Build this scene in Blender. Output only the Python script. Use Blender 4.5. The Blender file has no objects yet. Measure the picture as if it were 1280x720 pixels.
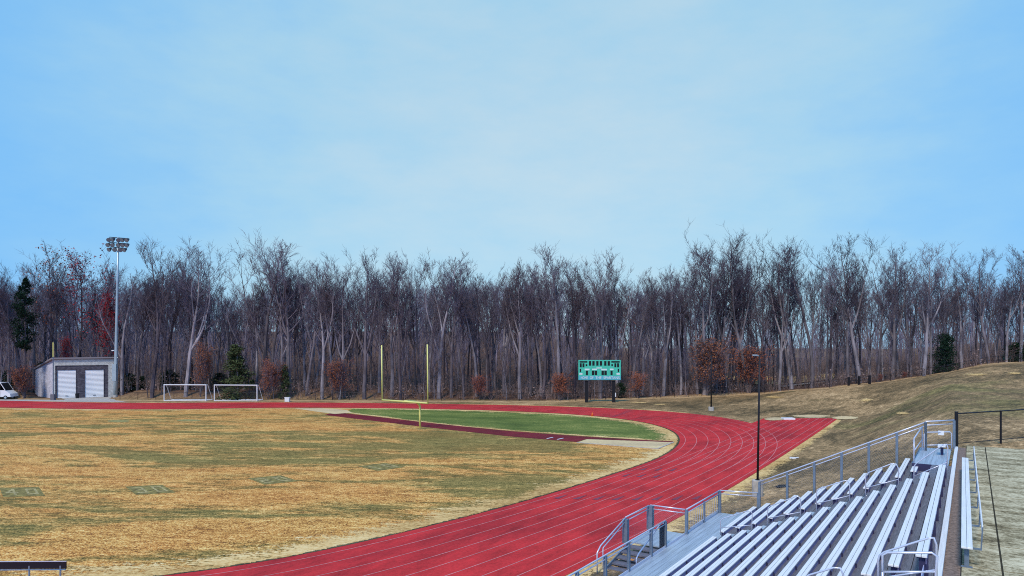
import bpy, math, random
import numpy as np
from mathutils import Vector, Matrix, noise
from mathutils.geometry import tessellate_polygon

S = bpy.context.scene
R = math.radians
# ------------------------------------------------------------------ camera
EYE = 8.8
FPX, HY = 850.0, 432.0                       # focal length and horizon row of the 1280-wide photograph
cd = bpy.data.cameras.new('camera'); cam = bpy.data.objects.new('camera', cd)
S.collection.objects.link(cam); S.camera = cam
cam.location = (0, 0, EYE); cam.rotation_euler = (R(90), 0, 0)
cd.sensor_width = 36; cd.lens = FPX / 1280 * 36; cd.shift_y = (HY - 360) / 1280
cd.clip_start = .1; cd.clip_end = 3000
# ------------------------------------------------------------------ world
SUN_EL, SUN_AZ = R(48), R(205)               # azimuth clockwise from +Y
W = bpy.data.worlds.new('World'); S.world = W; W.use_nodes = True
nt = W.node_tree; N = nt.nodes; Lk = nt.links
for n in list(N): N.remove(n)
out = N.new('ShaderNodeOutputWorld')
sky = N.new('ShaderNodeTexSky'); sky.sky_type = 'NISHITA'; sky.sun_disc = False
sky.sun_elevation = SUN_EL; sky.sun_rotation = SUN_AZ
bg1 = N.new('ShaderNodeBackground'); bg1.inputs[1].default_value = .07
Lk.new(sky.outputs[0], bg1.inputs[0])
tc = N.new('ShaderNodeTexCoord')
dot = N.new('ShaderNodeVectorMath'); dot.operation = 'DOT_PRODUCT'
v = Vector((.04, 1, .26)).normalized(); dot.inputs[1].default_value = v
Lk.new(tc.outputs['Generated'], dot.inputs[0])
nz = N.new('ShaderNodeTexNoise'); nz.inputs['Scale'].default_value = 2.6; nz.inputs['Detail'].default_value = 4.5; nz.inputs['Roughness'].default_value = .52
mp = N.new('ShaderNodeMapping'); mp.inputs['Scale'].default_value = (1, 1, 2.6)
Lk.new(tc.outputs['Generated'], mp.inputs[0]); Lk.new(mp.outputs[0], nz.inputs['Vector'])
ma = N.new('ShaderNodeMath'); ma.operation = 'MULTIPLY_ADD'; ma.inputs[1].default_value = .28
nz2 = N.new('ShaderNodeTexNoise'); nz2.inputs['Scale'].default_value = 9; nz2.inputs['Detail'].default_value = 6; nz2.inputs['Roughness'].default_value = .6; Lk.new(mp.outputs[0], nz2.inputs['Vector'])
nmx = N.new('ShaderNodeMix'); nmx.inputs[0].default_value = .45; Lk.new(nz.outputs[0], nmx.inputs[2]); Lk.new(nz2.outputs[0], nmx.inputs[3])
Lk.new(nmx.outputs[0], ma.inputs[0]); Lk.new(dot.outputs['Value'], ma.inputs[2])
cr = N.new('ShaderNodeValToRGB'); e = cr.color_ramp
e.elements[0].position = .66; e.elements[0].color = (.09, .40, .97, 1)
e.elements[1].position = 1.0; e.elements[1].color = (.53, .73, .85, 1)
for p_, c_ in ((.76, (.19, .53, .97)), (.85, (.28, .60, .93)), (.925, (.40, .68, .88))): e.elements.new(p_).color = (*c_, 1)
sc = N.new('ShaderNodeMath'); sc.operation = 'MULTIPLY'; sc.inputs[1].default_value = .855
Lk.new(ma.outputs[0], sc.inputs[0]); Lk.new(sc.outputs[0], cr.inputs[0])
bg2 = N.new('ShaderNodeBackground'); bg2.inputs[1].default_value = .60; Lk.new(cr.outputs[0], bg2.inputs[0])
mix = N.new('ShaderNodeMixShader'); mix.inputs[0].default_value = .86
Lk.new(bg1.outputs[0], mix.inputs[1]); Lk.new(bg2.outputs[0], mix.inputs[2]); Lk.new(mix.outputs[0], out.inputs[0])
sd = bpy.data.lights.new('sun', 'SUN'); sd.energy = 1.5; sd.angle = R(10); sd.color = (1, .88, .72)
sun = bpy.data.objects.new('sun', sd); S.collection.objects.link(sun)
sv = Vector((math.sin(SUN_AZ) * math.cos(SUN_EL), math.cos(SUN_AZ) * math.cos(SUN_EL), math.sin(SUN_EL)))
sun.rotation_euler = sv.to_track_quat('Z', 'Y').to_euler()
S.view_settings.view_transform = 'Standard'; S.view_settings.look = 'None'
S.view_settings.exposure = 0.78; S.view_settings.gamma = 1; S.view_settings.use_curve_mapping = False
S.cycles.use_denoising = False; S.cycles.filter_width = 1.05; S.cycles.use_adaptive_sampling = False
S.cycles.max_bounces = 5; S.cycles.diffuse_bounces = 2; S.cycles.glossy_bounces = 2; S.cycles.transparent_max_bounces = 12

# ------------------------------------------------------------------ site plan
# Surveyed plan of the oval: X runs along the home straight, Y across, origin at midfield.  plan() gives scene metres.
_p = (5.21999, -55.23322, 8.756585, .679546, .0891085, -.01022667, 862.67915, .4827712, .4618172)
RAD, XC, LW = 32.251, 48.939, 1.067
def _basis():
    y, pt, ro = _p[3:6]
    f = np.array([math.cos(y) * math.cos(pt), math.sin(y) * math.cos(pt), math.sin(pt)])
    r = np.cross(f, [0, 0, 1]); r /= np.linalg.norm(r); u = np.cross(r, f)
    c, s = math.cos(ro), math.sin(ro)
    return f, c * r + s * u, c * u - s * r
_f, _r, _u = _basis()
def _plan(X, Y):
    v = np.array([X - _p[0], Y - _p[1], -_p[2]]); dz = v @ _f
    if dz < 2: return None
    a, b = v @ _r / dz, v @ _u / dz; rho = math.hypot(a, b)
    if rho > 1.45: return None
    rd = rho * .8
    for _ in range(20):
        g = rd * (1 + _p[7] * rd**2 + _p[8] * rd**4) - rho
        rd -= g / (1 + 3 * _p[7] * rd**2 + 5 * _p[8] * rd**4)
    s = rd / rho * _p[6]; px, py = 640 + a * s, 360 - b * s
    if py - HY < 20: return None
    d = EYE * FPX / (py - HY)
    return Vector(((px - 640) * d / FPX, d, 0))
def plan(X, Y): return _plan(X, Y)
def path_of(pts, ext=(60, 60)):
    P = [p for p in (plan(*q) for q in pts) if p is not None]
    a = (P[0] - P[2]).normalized(); b = (P[-1] - P[-3]).normalized()
    return [P[0] + a * ext[0]] + P + [P[-1] + b * ext[1]]
def oval(off, x0=14, x1=-2):
    q = [(X, -(RAD + off + .42 * ss((30 - X) / 16))) for X in np.linspace(8, XC, 56)]
    q += [(XC + (RAD + off) * math.cos(t), (RAD + off) * math.sin(t)) for t in np.linspace(-math.pi / 2, math.pi / 2, 90)[1:]]
    q += [(X, RAD + off) for X in np.linspace(XC, x1, 40)[1:]]
    return path_of(q)

# terrain heights
def ss(t): t = min(1, max(0, t)); return t * t * (3 - 2 * t)
CE = (38.3, 81.7); CU = (.527, .85); CN = (.85, -.527)      # end of the sprint chute, its direction, its right-hand normal
ZF = [(-22, 0), (-16, .15), (-7, 1.35), (2.6, 2.6), (17.9, 5.7), (32, 6.8), (60, 7.3), (400, 7.5)]
def zfar(e):
    if e <= ZF[0][0]: return 0
    for (a, b), (c, d) in zip(ZF, ZF[1:]):
        if e < c: return b + (d - b) * (e - a) / (c - a)
    return 7.5
def znear(e):
    z = .478 * (e - 3.2)
    if z < .5: z = .5 / (1 + math.exp(-min(40, max(-40, (z - .15) * 5)))) * (1 if z > -.6 else 0) if z > -.6 else 0
    return min(z, 4.22) if e > 1 else 0
def znear(e):
    k = .35; a = .478 * (e - 3.3) / k
    z = k * math.log1p(math.exp(min(40, a))) if a < 40 else .478 * (e - 3.3)
    z -= .012
    return max(0, min(4.22 - .25 * math.exp(-max(0, e - 11)) * (1 if e > 11.8 else 0), z))
def T(x, y):
    rx, ry = x - CE[0], y - CE[1]
    e = rx * CN[0] + ry * CN[1]; s = rx * CU[0] + ry * CU[1]
    wf = ss((s + 1.5) / 33)
    z = (1 - wf) * znear(e) + wf * zfar(e)
    if y > 108 and x < 20: z += 1.2 * ss((y - 111.5) / 5) * ss((20 - x) / 30) * (1 - ss((FPX * x / y + 615) / 15) * ss((-475 - FPX * x / y) / 15))
    if y > 108:
        wl = 1 - .75 * ss((x - 15) / 45)
        z += wl * (1.6 * ss((y - 116) / 24) + 6.5 * ss((y - 135) / 80) + 6 * ss((y - 180) / 110))
    if z > .05:
        z += .12 * min(1, z) * noise.noise(Vector((x * .13, y * .13, 3))) + .05 * min(1, z) * noise.noise(Vector((x * .5, y * .5, 9)))
    return z
def at(px, py, z=None):
    """ground point seen at that spot of the photograph, on height z or on the terrain"""
    dx, dz = (px - 640) / FPX, (HY - py) / FPX
    if z is not None:
        t = (z - EYE) / dz; return Vector((dx * t, t, z))
    t = 8.0
    while t < 400:
        if EYE + dz * t <= T(dx * t, t): break
        t += .25
    lo, hi = t - .25, t
    for _ in range(14):
        m_ = (lo + hi) / 2
        if EYE + dz * m_ <= T(dx * m_, m_): hi = m_
        else: lo = m_
    return Vector((dx * hi, hi, T(dx * hi, hi)))
def px_at(px, d, z=None):
    x = (px - 640) * d / FPX
    return Vector((x, d, T(x, d) if z is None else z))
def hgt(py, d): return EYE + (HY - py) * d / FPX

# ------------------------------------------------------------------ materials
MATS = {}
def mat(name, base, rough=.7, metal=0, noise_=None, bump=0, spec=.35):
    if name in MATS: return MATS[name]
    m = bpy.data.materials.new(name); m.use_nodes = True; MATS[name] = m
    b = m.node_tree.nodes['Principled BSDF']; b.inputs['Base Color'].default_value = (*base, 1)
    b.inputs['Roughness'].default_value = rough; b.inputs['Metallic'].default_value = metal
    b.inputs['Specular IOR Level'].default_value = spec
    if noise_:
        scale, lo, hi = noise_[:3]
        t = m.node_tree; tcn = t.nodes.new('ShaderNodeTexCoord'); mpn = t.nodes.new('ShaderNodeMapping')
        mpn.inputs['Scale'].default_value = noise_[3] if len(noise_) > 3 else (1, 1, 1)
        n1 = t.nodes.new('ShaderNodeTexNoise'); n1.inputs['Scale'].default_value = scale; n1.inputs['Detail'].default_value = 6; n1.inputs['Roughness'].default_value = .65
        t.links.new(tcn.outputs['Object'], mpn.inputs[0]); t.links.new(mpn.outputs[0], n1.inputs['Vector'])
        r_ = t.nodes.new('ShaderNodeValToRGB'); r_.color_ramp.elements[0].position = .32; r_.color_ramp.elements[1].position = .68
        r_.color_ramp.elements[0].color = (*[c * lo for c in base], 1); r_.color_ramp.elements[1].color = (*[min(1, c * hi) for c in base], 1)
        t.links.new(n1.outputs[0], r_.inputs[0]); t.links.new(r_.outputs[0], b.inputs['Base Color'])
        if bump:
            bn = t.nodes.new('ShaderNodeBump'); bn.inputs['Strength'].default_value = bump; bn.inputs['Distance'].default_value = .02
            t.links.new(n1.outputs[0], bn.inputs['Height']); t.links.new(bn.outputs[0], b.inputs['Normal'])
    return m
class NB:
    """small helper to wire node materials"""
    def __init__(s, name):
        s.m = bpy.data.materials.new(name); s.m.use_nodes = True; MATS[name] = s.m
        s.t = s.m.node_tree; s.b = s.t.nodes['Principled BSDF']; s.b.inputs['Specular IOR Level'].default_value = .2; s.b.inputs['Roughness'].default_value = .9
        s.tc = s.t.nodes.new('ShaderNodeTexCoord')
    def L(s, a, b): s.t.links.new(a, b)
    def noise(s, scale, stretch=(1, 1, 1), rot=0, detail=5, rough=.6, src=None, dist=0):
        mp = s.t.nodes.new('ShaderNodeMapping'); mp.inputs['Scale'].default_value = stretch; 
        m0 = s.t.nodes.new('ShaderNodeMapping'); m0.inputs['Rotation'].default_value = (0, 0, rot)
        s.L(src or s.tc.outputs['Object'], m0.inputs[0]); s.L(m0.outputs[0], mp.inputs[0])
        n = s.t.nodes.new('ShaderNodeTexNoise'); n.inputs['Scale'].default_value = scale; n.inputs['Detail'].default_value = detail
        n.inputs['Roughness'].default_value = rough; n.inputs['Distortion'].default_value = dist; s.L(mp.outputs[0], n.inputs['Vector']); return n.outputs[0]
    def ramp(s, f, stops):
        r = s.t.nodes.new('ShaderNodeValToRGB'); e = r.color_ramp
        e.elements[0].position, e.elements[0].color = stops[0][0], (*stops[0][1], 1)
        e.elements[1].position, e.elements[1].color = stops[-1][0], (*stops[-1][1], 1)
        for p, c in stops[1:-1]: e.elements.new(p).color = (*c, 1)
        s.L(f, r.inputs[0]); return r.outputs[0]
    def mix(s, f, a, b, mode='MIX'):
        n = s.t.nodes.new('ShaderNodeMix'); n.data_type = 'RGBA'; n.blend_type = mode
        for v_, i in ((f, 0), (a, 6), (b, 7)):
            if isinstance(v_, (int, float)): n.inputs[i].default_value = v_
            elif isinstance(v_, tuple): n.inputs[i].default_value = (*v_, 1)
            else: s.L(v_, n.inputs[i])
        return n.outputs[2]
    def attr(s, name):
        n = s.t.nodes.new('ShaderNodeAttribute'); n.attribute_name = name; return n.outputs['Fac']
    def bump(s, h, strength, dist):
        b = s.t.nodes.new('ShaderNodeBump'); b.inputs['Strength'].default_value = strength; b.inputs['Distance'].default_value = dist
        s.L(h, b.inputs['Height']); s.L(b.outputs[0], s.b.inputs['Normal'])
    def done(s, col): s.L(col, s.b.inputs['Base Color']); return s.m
FA = math.atan2(.30, .95)
def grass_mat(name, cols, streak=.0, rot=.12, dissolve=False):
    """cols: dark, mid, light, pale"""
    g = NB(name)
    big = g.noise(.055, (1, 2.6, 1), rot, 5, .62, dist=.6); mid = g.noise(.42, (1, 3.4, 1), rot, 5, .7); fine = g.noise(4.2, (1, 1.7, 1), rot, 3, .75)
    a = g.mix(.42, big, mid); f = g.mix(.42, a, fine)
    c = g.ramp(f, [(.36, cols[0]), (.455, cols[1]), (.535, cols[2]), (.63, cols[3])])
    g.bump(fine, .55, .06)
    if dissolve:
        t = g.t; sep = t.nodes.new('ShaderNodeSeparateXYZ'); g.L(g.tc.outputs['UV'], sep.inputs[0])
        nn = t.nodes.new('ShaderNodeMath'); nn.operation = 'MULTIPLY_ADD'; nn.inputs[1].default_value = 3.4; nn.inputs[2].default_value = -1.25 if 'soil' not in name else -.75; g.L(g.mix(.5, mid, fine), nn.inputs[0])
        gt = t.nodes.new('ShaderNodeMath'); gt.operation = 'GREATER_THAN'; g.L(nn.outputs[0], gt.inputs[0]); g.L(sep.outputs[1], gt.inputs[1])
        tr = t.nodes.new('ShaderNodeBsdfTransparent'); mx = t.nodes.new('ShaderNodeMixShader'); g.L(gt.outputs[0], mx.inputs[0]); g.L(tr.outputs[0], mx.inputs[1]); g.L(g.b.outputs[0], mx.inputs[2]); g.L(mx.outputs[0], t.nodes['Material Output'].inputs['Surface'])
    return g.done(c)
M_FIELD = NB('football turf')
def field_material():
    g = M_FIELD
    big = g.noise(.045, (1, 3.0, 1), .10, 5, .66, dist=.9); mid = g.noise(.32, (1, 3.2, 1), .10, 6, .78); fine = g.noise(2.2, (1, 1.9, 1), .08, 5, .88); vfine = g.noise(11, (1, 1, 1), 0, 3, .85)
    ff = g.mix(.45, g.mix(.35, fine, mid), vfine)
    tan = g.ramp(ff, [(.43, (.13, .05, .018)), (.47, (.38, .155, .036)), (.505, (.74, .345, .072)), (.535, (1, .54, .14)), (.575, (1, .78, .32))])
    grn = g.ramp(ff, [(.41, (.035, .035, .010)), (.465, (.15, .12, .028)), (.52, (.34, .24, .06)), (.58, (.62, .42, .14))])
    k = g.ramp(g.mix(.5, big, g.mix(.35, mid, fine)), [(.46, (0, 0, 0)), (.53, (1, 1, 1))])
    vd = g.t.nodes.new('ShaderNodeVectorMath'); vd.operation = 'DISTANCE'; vd.inputs[1].default_value = (2, 68, 0); mpp = g.t.nodes.new('ShaderNodeMapping'); mpp.inputs['Scale'].default_value = (.75, 1, 1); g.L(g.tc.outputs['Object'], mpp.inputs[0]); g.L(mpp.outputs[0], vd.inputs[0])
    dm = g.t.nodes.new('ShaderNodeMapRange'); dm.inputs[1].default_value = 8; dm.inputs[2].default_value = 30; dm.inputs[3].default_value = .055; dm.inputs[4].default_value = 0; g.L(vd.outputs['Value'], dm.inputs[0])
    sb = g.t.nodes.new('ShaderNodeMath'); sb.operation = 'SUBTRACT'; g.L(g.mix(.42, big, g.mix(.35, mid, fine)), sb.inputs[0]); g.L(dm.outputs[0], sb.inputs[1])
    k = g.ramp(sb.outputs[0], [(.455, (0, 0, 0)), (.515, (1, 1, 1))])
    c = g.mix(k, grn, tan)
    red = g.ramp(g.noise(.09, (1, 2, 1), .3, 3), [(.42, (0, 0, 0)), (.60, (1, 1, 1))])
    c = g.mix(g.mix(.6, red, (0, 0, 0)), c, g.mix(1.0, c, (1.0, .74, .66), 'MULTIPLY'))
    g.bump(fine, .5, .06); g.done(c)
field_material(); M_FIELD = M_FIELD.m
M_GREEN = grass_mat('winter rye grass', [(.04, .055, .012), (.10, .14, .026), (.19, .225, .045), (.66, .54, .17)], dissolve=False)
M_STRAW = grass_mat('dry straw grass', [(.24, .13, .04), (.58, .34, .11), (.85, .56, .22), (1, .78, .40)], dissolve=True)
M_DIRT = grass_mat('bare sandy soil', [(.40, .28, .15), (.60, .45, .26), (.80, .60, .30), (.92, .74, .42)], dissolve=True)
def terrain_material():
    g = NB('hillside turf')
    big = g.noise(.06, (1, 1.5, 1), -.9, 5, .6, dist=.8); mid = g.noise(.5, (1, 2.2, 1), -.9, 5, .7); fine = g.noise(3.5, (1, 1.4, 1), -.5, 4, .88)
    f = g.mix(.45, g.mix(.45, big, mid), fine)
    hill = g.ramp(f, [(.405, (.055, .042, .018)), (.455, (.15, .10, .043)), (.50, (.28, .18, .078)), (.545, (.47, .29, .13)), (.60, (.90, .60, .30))])
    grn = g.ramp(g.noise(.045, (1, 1, 1), 1, 4, .6, dist=.5), [(.55, (0, 0, 0)), (.64, (1, 1, 1))])
    hill = g.mix(g.mix(.6, grn, (0, 0, 0)), hill, g.mix(1.0, hill, (.62, 1.0, .5), 'MULTIPLY'))
    lit = g.ramp(g.mix(.5, g.noise(1.2, (1, 1, 1), 0, 5, .7), fine), [(.38, (.03, .017, .014)), (.5, (.11, .06, .042)), (.62, (.26, .14, .08))])
    st = g.ramp(g.mix(.5, mid, fine), [(.38, (.22, .14, .07)), (.5, (.58, .37, .18)), (.62, (.78, .56, .30))])
    c = g.mix(g.attr('litter'), hill, lit); c = g.mix(g.attr('straw'), c, st)
    g.bump(fine, .6, .08); return g.done(c)
M_TERR = terrain_material()
def track_material(name, base):
    g = NB(name); g.b.inputs['Roughness'].default_value = .75
    a = g.noise(.35, (1, 3, 1), -1.0, 6, .72); b = g.noise(7, (1, 1, 1), 0, 3, .8)
    f = g.mix(.4, a, b)
    c = g.ramp(f, [(.36, tuple(x * .62 for x in base)), (.5, base), (.64, tuple(min(1, x * 1.32) for x in base))])
    d = g.ramp(g.noise(.12, (1, 2, 1), -1, 4), [(.48, (0, 0, 0)), (.66, (1, 1, 1))])
    c = g.mix(g.mix(.35, d, (0, 0, 0)), c, g.mix(1.0, c, (.52, .5, .62), 'MULTIPLY'))
    g.bump(b, .3, .02); return g.done(c)
M_TRACK = track_material('red track rubber', (.62, .033, .034))
M_RUN = track_material('dark red runway rubber', (.20, .016, .022))
M_LINE = mat('faded white line paint', (.72, .28, .27), .8, noise_=(1.2, .7, 1.2))
M_EXCH = mat('worn blue lane marks', (.24, .055, .085), .8, noise_=(5, .7, 1.3))
M_PGREEN = mat('green field paint', (.17, .13, .035), .9, noise_=(3, .35, 2.6))
M_PWHITE = mat('faded field paint', (.46, .36, .15), .9, noise_=(5, .3, 1.6))
def slab_material():
    g = NB('plaza concrete')
    a = g.noise(.8, (1.9, 1, 1), 0, 8, .80); b = g.noise(9, (1, 1, 1), 0, 3, .8); f = g.mix(.35, a, b)
    c = g.ramp(f, [(.40, (.13, .10, .05)), (.455, (.29, .235, .125)), (.51, (.50, .42, .25)), (.585, (.74, .65, .42))])
    g.bump(f, .3, .01); return g.done(c)
M_SLAB = slab_material()
M_CONC = mat('light concrete', (.50, .47, .42), .9, noise_=(3, .7, 1.25))
M_MULCH = mat('brown gravel strip', (.24, .175, .14), .95, noise_=(14, .5, 1.5), bump=.4)
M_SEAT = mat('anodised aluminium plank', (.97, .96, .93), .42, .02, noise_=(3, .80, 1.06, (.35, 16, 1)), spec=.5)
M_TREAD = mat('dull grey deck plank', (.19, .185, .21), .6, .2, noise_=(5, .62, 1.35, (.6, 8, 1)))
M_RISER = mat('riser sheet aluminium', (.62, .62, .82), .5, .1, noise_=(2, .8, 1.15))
M_REFLECT = mat('painted blue reflection', (.36, .36, .62), .5, .1)  # blue reflected by the footboard in front, painted as a base colour
M_WALK = mat('pale walkway deck', (.50, .58, .66), .45, .3, noise_=(2.2, .72, 1.15, (.3, 6, 1)))
M_RAIL = mat('galvanised rail pipe', (.72, .74, .84), .35, .4, spec=.5)
M_POST = mat('weathered steel post', (.20, .26, .33), .55, .4, noise_=(4, .8, 1.2))
M_BRACK = mat('dark seat bracket', (.045, .045, .11), .6, .2)
M_BLACK = mat('black coated steel', (.012, .012, .016), .5)
M_DARK = mat('black panel', (.008, .008, .012), .6)
M_GALV = mat('galvanised mast', (.46, .56, .60), .4, .4, noise_=(.6, .85, 1.1))
M_YEL = mat('yellow goalpost paint', (.84, .80, .26), .45)
M_WHITE = mat('white paint', (.84, .86, .88), .45)
M_TEAL = mat('teal scoreboard face', (.08, .62, .44), .4, noise_=(1.5, .85, 1.1))
M_LBLUE = mat('pale blue sign strip', (.10, .50, .60), .4)
M_LAMP = mat('floodlight housing', (.035, .04, .055), .5)
M_LENS = mat('floodlight glass', (.25, .3, .35), .15)
def block_material(name, a, b):
    g = NB(name); br = g.t.nodes.new('ShaderNodeTexBrick'); mp = g.t.nodes.new('ShaderNodeMapping'); mp.inputs['Rotation'].default_value = (R(90), 0, 0)
    g.L(g.tc.outputs['Object'], mp.inputs[0]); g.L(mp.outputs[0], br.inputs['Vector'])
    br.inputs['Scale'].default_value = 1; br.inputs['Brick Width'].default_value = .4; br.inputs['Row Height'].default_value = .2; br.inputs['Mortar Size'].default_value = .012
    br.inputs['Color1'].default_value = (*a, 1); br.inputs['Color2'].default_value = (*b, 1); br.inputs['Mortar'].default_value = (*[c * .6 for c in a], 1)
    n = g.noise(3, detail=4); c = g.mix(.5, br.outputs[0], g.mix(1.0, br.outputs[0], g.ramp(n, [(.35, (.5, .5, .5)), (.65, (1.2, 1.2, 1.2))]), 'MULTIPLY'))
    return g.done(c)
M_BLKD = block_material('dark split face block', (.085, .08, .10), (.15, .14, .17))
M_BLKL = block_material('pale split face block', (.58, .60, .58), (.70, .72, .70))
M_SIDE = block_material('pale side block', (.62, .63, .74), (.70, .71, .82))
def link_mesh_material(name, col, cell, frac):
    g = NB(name); g.b.inputs['Base Color'].default_value = (*col, 1); g.b.inputs['Metallic'].default_value = .3
    t = g.t; uv = g.tc.outputs['UV']
    sep = t.nodes.new('ShaderNodeSeparateXYZ'); g.L(uv, sep.inputs[0])
    def mth(op, a, b=None):
        n = t.nodes.new('ShaderNodeMath'); n.operation = op
        for i, v_ in enumerate((a, b)):
            if v_ is None: continue
            if isinstance(v_, (int, float)): n.inputs[i].default_value = v_
            else: g.L(v_, n.inputs[i])
        return n.outputs[0]
    s_ = mth('ADD', sep.outputs[0], sep.outputs[1]); d_ = mth('SUBTRACT', sep.outputs[0], sep.outputs[1])
    w = None
    for q in (s_, d_):
        fr = mth('FRACT', mth('MULTIPLY', q, 1 / cell)); lt = mth('LESS_THAN', fr, frac); w = lt if w is None else mth('MAXIMUM', w, lt)
    tr = t.nodes.new('ShaderNodeBsdfTransparent'); mx = t.nodes.new('ShaderNodeMixShader')
    g.L(w, mx.inputs[0]); g.L(tr.outputs[0], mx.inputs[1]); g.L(g.b.outputs[0], mx.inputs[2])
    g.L(mx.outputs[0], t.nodes['Material Output'].inputs['Surface']); return g.m
M_MESH = link_mesh_material('galvanised chain link', (.42, .45, .52), .085, .045)
M_MESHB = link_mesh_material('black chain link', (.03, .03, .035), .085, .10)
M_NET = link_mesh_material('goal net cord', (.25, .25, .27), .16, .06)
def var_mat(name, cols, rough=.9, scale=None):
    """bark and leaf materials that differ a little from plant to plant"""
    g = NB(name); oi = g.t.nodes.new('ShaderNodeObjectInfo'); g.b.inputs['Roughness'].default_value = rough; g.b.inputs['Specular IOR Level'].default_value = .1
    c = g.ramp(oi.outputs['Random'], [(i / (len(cols) - 1), q) for i, q in enumerate(cols)])
    if scale:
        n = g.ramp(g.noise(scale, (1, 1, .25), 0, 4, .7), [(.35, (.55, .55, .55)), (.65, (1.35, 1.35, 1.35))]); c = g.mix(1.0, c, n, 'MULTIPLY')
    return g.done(c)
M_BARK = var_mat('grey bark', [(.06, .05, .06), (.17, .15, .165), (.38, .35, .385), (.075, .06, .075), (.25, .225, .25)], scale=1.2)
M_TWIG = var_mat('grey brown twigs', [(.08, .065, .085), (.17, .145, .185), (.12, .095, .11), (.23, .20, .24), (.08, .065, .09)])
M_BIRCH = var_mat('pale bark', [(.30, .28, .29), (.38, .35, .36)], scale=1.5)
M_LRED = var_mat('dark red leaves', [(.28, .015, .025), (.36, .04, .035)])
M_LBRN = var_mat('russet leaves', [(.42, .12, .055), (.32, .13, .065), (.50, .16, .07)])
M_LEVG = var_mat('dark evergreen leaves', [(.008, .022, .014), (.014, .034, .02), (.02, .045, .022)])
M_LOLV = var_mat('olive cedar foliage', [(.06, .085, .035), (.08, .105, .045)])

# ------------------------------------------------------------------ mesh helpers
class MB:
    def __init__(s): s.v = []; s.f = []; s.uv = {}
    def face(s, pts, uv=None):
        i = len(s.v); s.v += [tuple(p) for p in pts]; s.f.append(tuple(range(i, i + len(pts))))
        if uv: s.uv[len(s.f) - 1] = uv
    def box(s, c, h, ax=None):
        """centre, half sizes, optional axes"""
        c = Vector(c); A = ax or (Vector((1, 0, 0)), Vector((0, 1, 0)), Vector((0, 0, 1)))
        i = len(s.v)
        for sx in (-1, 1):
            for sy in (-1, 1):
                for sz in (-1, 1): s.v.append(tuple(c + A[0] * h[0] * sx + A[1] * h[1] * sy + A[2] * h[2] * sz))
        for q in ((0, 1, 3, 2), (4, 6, 7, 5), (0, 4, 5, 1), (2, 3, 7, 6), (0, 2, 6, 4), (1, 5, 7, 3)): s.f.append(tuple(i + k for k in q))
    def bb(s, x0, x1, y0, y1, z0, z1): s.box(((x0 + x1) / 2, (y0 + y1) / 2, (z0 + z1) / 2), (abs(x1 - x0) / 2, abs(y1 - y0) / 2, abs(z1 - z0) / 2))
    def bar(s, a, b, w, h):
        a, b = Vector(a), Vector(b); d = (b - a); L = d.length; d.normalize()
        up = Vector((0, 0, 1)) if abs(d.z) < .95 else Vector((0, 1, 0)); x = d.cross(up).normalized(); z = x.cross(d)
        s.box((a + b) / 2, (L / 2, w / 2, h / 2), (d, x, z))
    def tube(s, pts, rad, n=8, cap=True):
        pts = [Vector(p) for p in pts]; 
        if not hasattr(rad, '__len__'): rad = [rad] * len(pts)
        base = len(s.v); up = None
        for k, p in enumerate(pts):
            t = (pts[min(k + 1, len(pts) - 1)] - pts[max(k - 1, 0)]).normalized()
            if up is None:
                up = Vector((0, 0, 1)) if abs(t.z) < .9 else Vector((1, 0, 0))
            x = t.cross(up)
            if x.length < 1e-4: x = t.cross(Vector((0, 1, 0)))
            x.normalize(); y = x.cross(t); up = y
            for j in range(n):
                a = 2 * math.pi * j / n; s.v.append(tuple(p + x * math.cos(a) * rad[k] + y * math.sin(a) * rad[k]))
        for k in range(len(pts) - 1):
            for j in range(n):
                a, b = base + k * n + j, base + k * n + (j + 1) % n
                s.f.append((a, b, b + n, a + n))
        if cap and n > 2:
            s.f.append(tuple(base + j for j in range(n))[::-1]); s.f.append(tuple(base + (len(pts) - 1) * n + j for j in range(n)))
    def grid(s, rows, z=None):
        base = len(s.v); n = len(rows[0])
        for r_ in rows: s.v += [tuple(p) for p in r_]
        for i in range(len(rows) - 1):
            for j in range(n - 1):
                a = base + i * n + j; s.f.append((a, a + 1, a + n + 1, a + n))
    def mesh(s, name, m, smooth=False):
        me = bpy.data.meshes.new(name); me.from_pydata(s.v, [], s.f)
        if m: me.materials.append(m)
        if s.uv:
            uvl = me.uv_layers.new(name='UVMap')
            for fi, uvs in s.uv.items():
                for li, u in zip(me.polygons[fi].loop_indices, uvs): uvl.data[li].uv = u
        if smooth: me.polygons.foreach_set('use_smooth', [True] * len(me.polygons))
        me.update(); return me
    def build(s, name, m, parent=None, smooth=False, loc=None):
        o = bpy.data.objects.new(name, s.mesh(name, m, smooth)); S.collection.objects.link(o)
        if parent: o.parent = parent
        if loc is not None: o.location = loc
        return o
def empty(name, label, cat, loc=(0, 0, 0), rz=0, group=None):
    o = bpy.data.objects.new(name, None); S.collection.objects.link(o); o.location = loc; o.rotation_euler = (0, 0, rz); o.empty_display_size = .3
    return tag(o, label, cat, group)
def tag(o, label, cat, group=None, kind=None):
    o['label'] = label; o['category'] = cat
    if group: o['group'] = group
    if kind: o['kind'] = kind
    return o
def struct(o): o['kind'] = 'structure'; return o
def bevel(o, w=.01):
    b = o.modifiers.new('bevel', 'BEVEL'); b.width = w; b.segments = 2; b.limit_method = 'ANGLE'; return o

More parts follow.
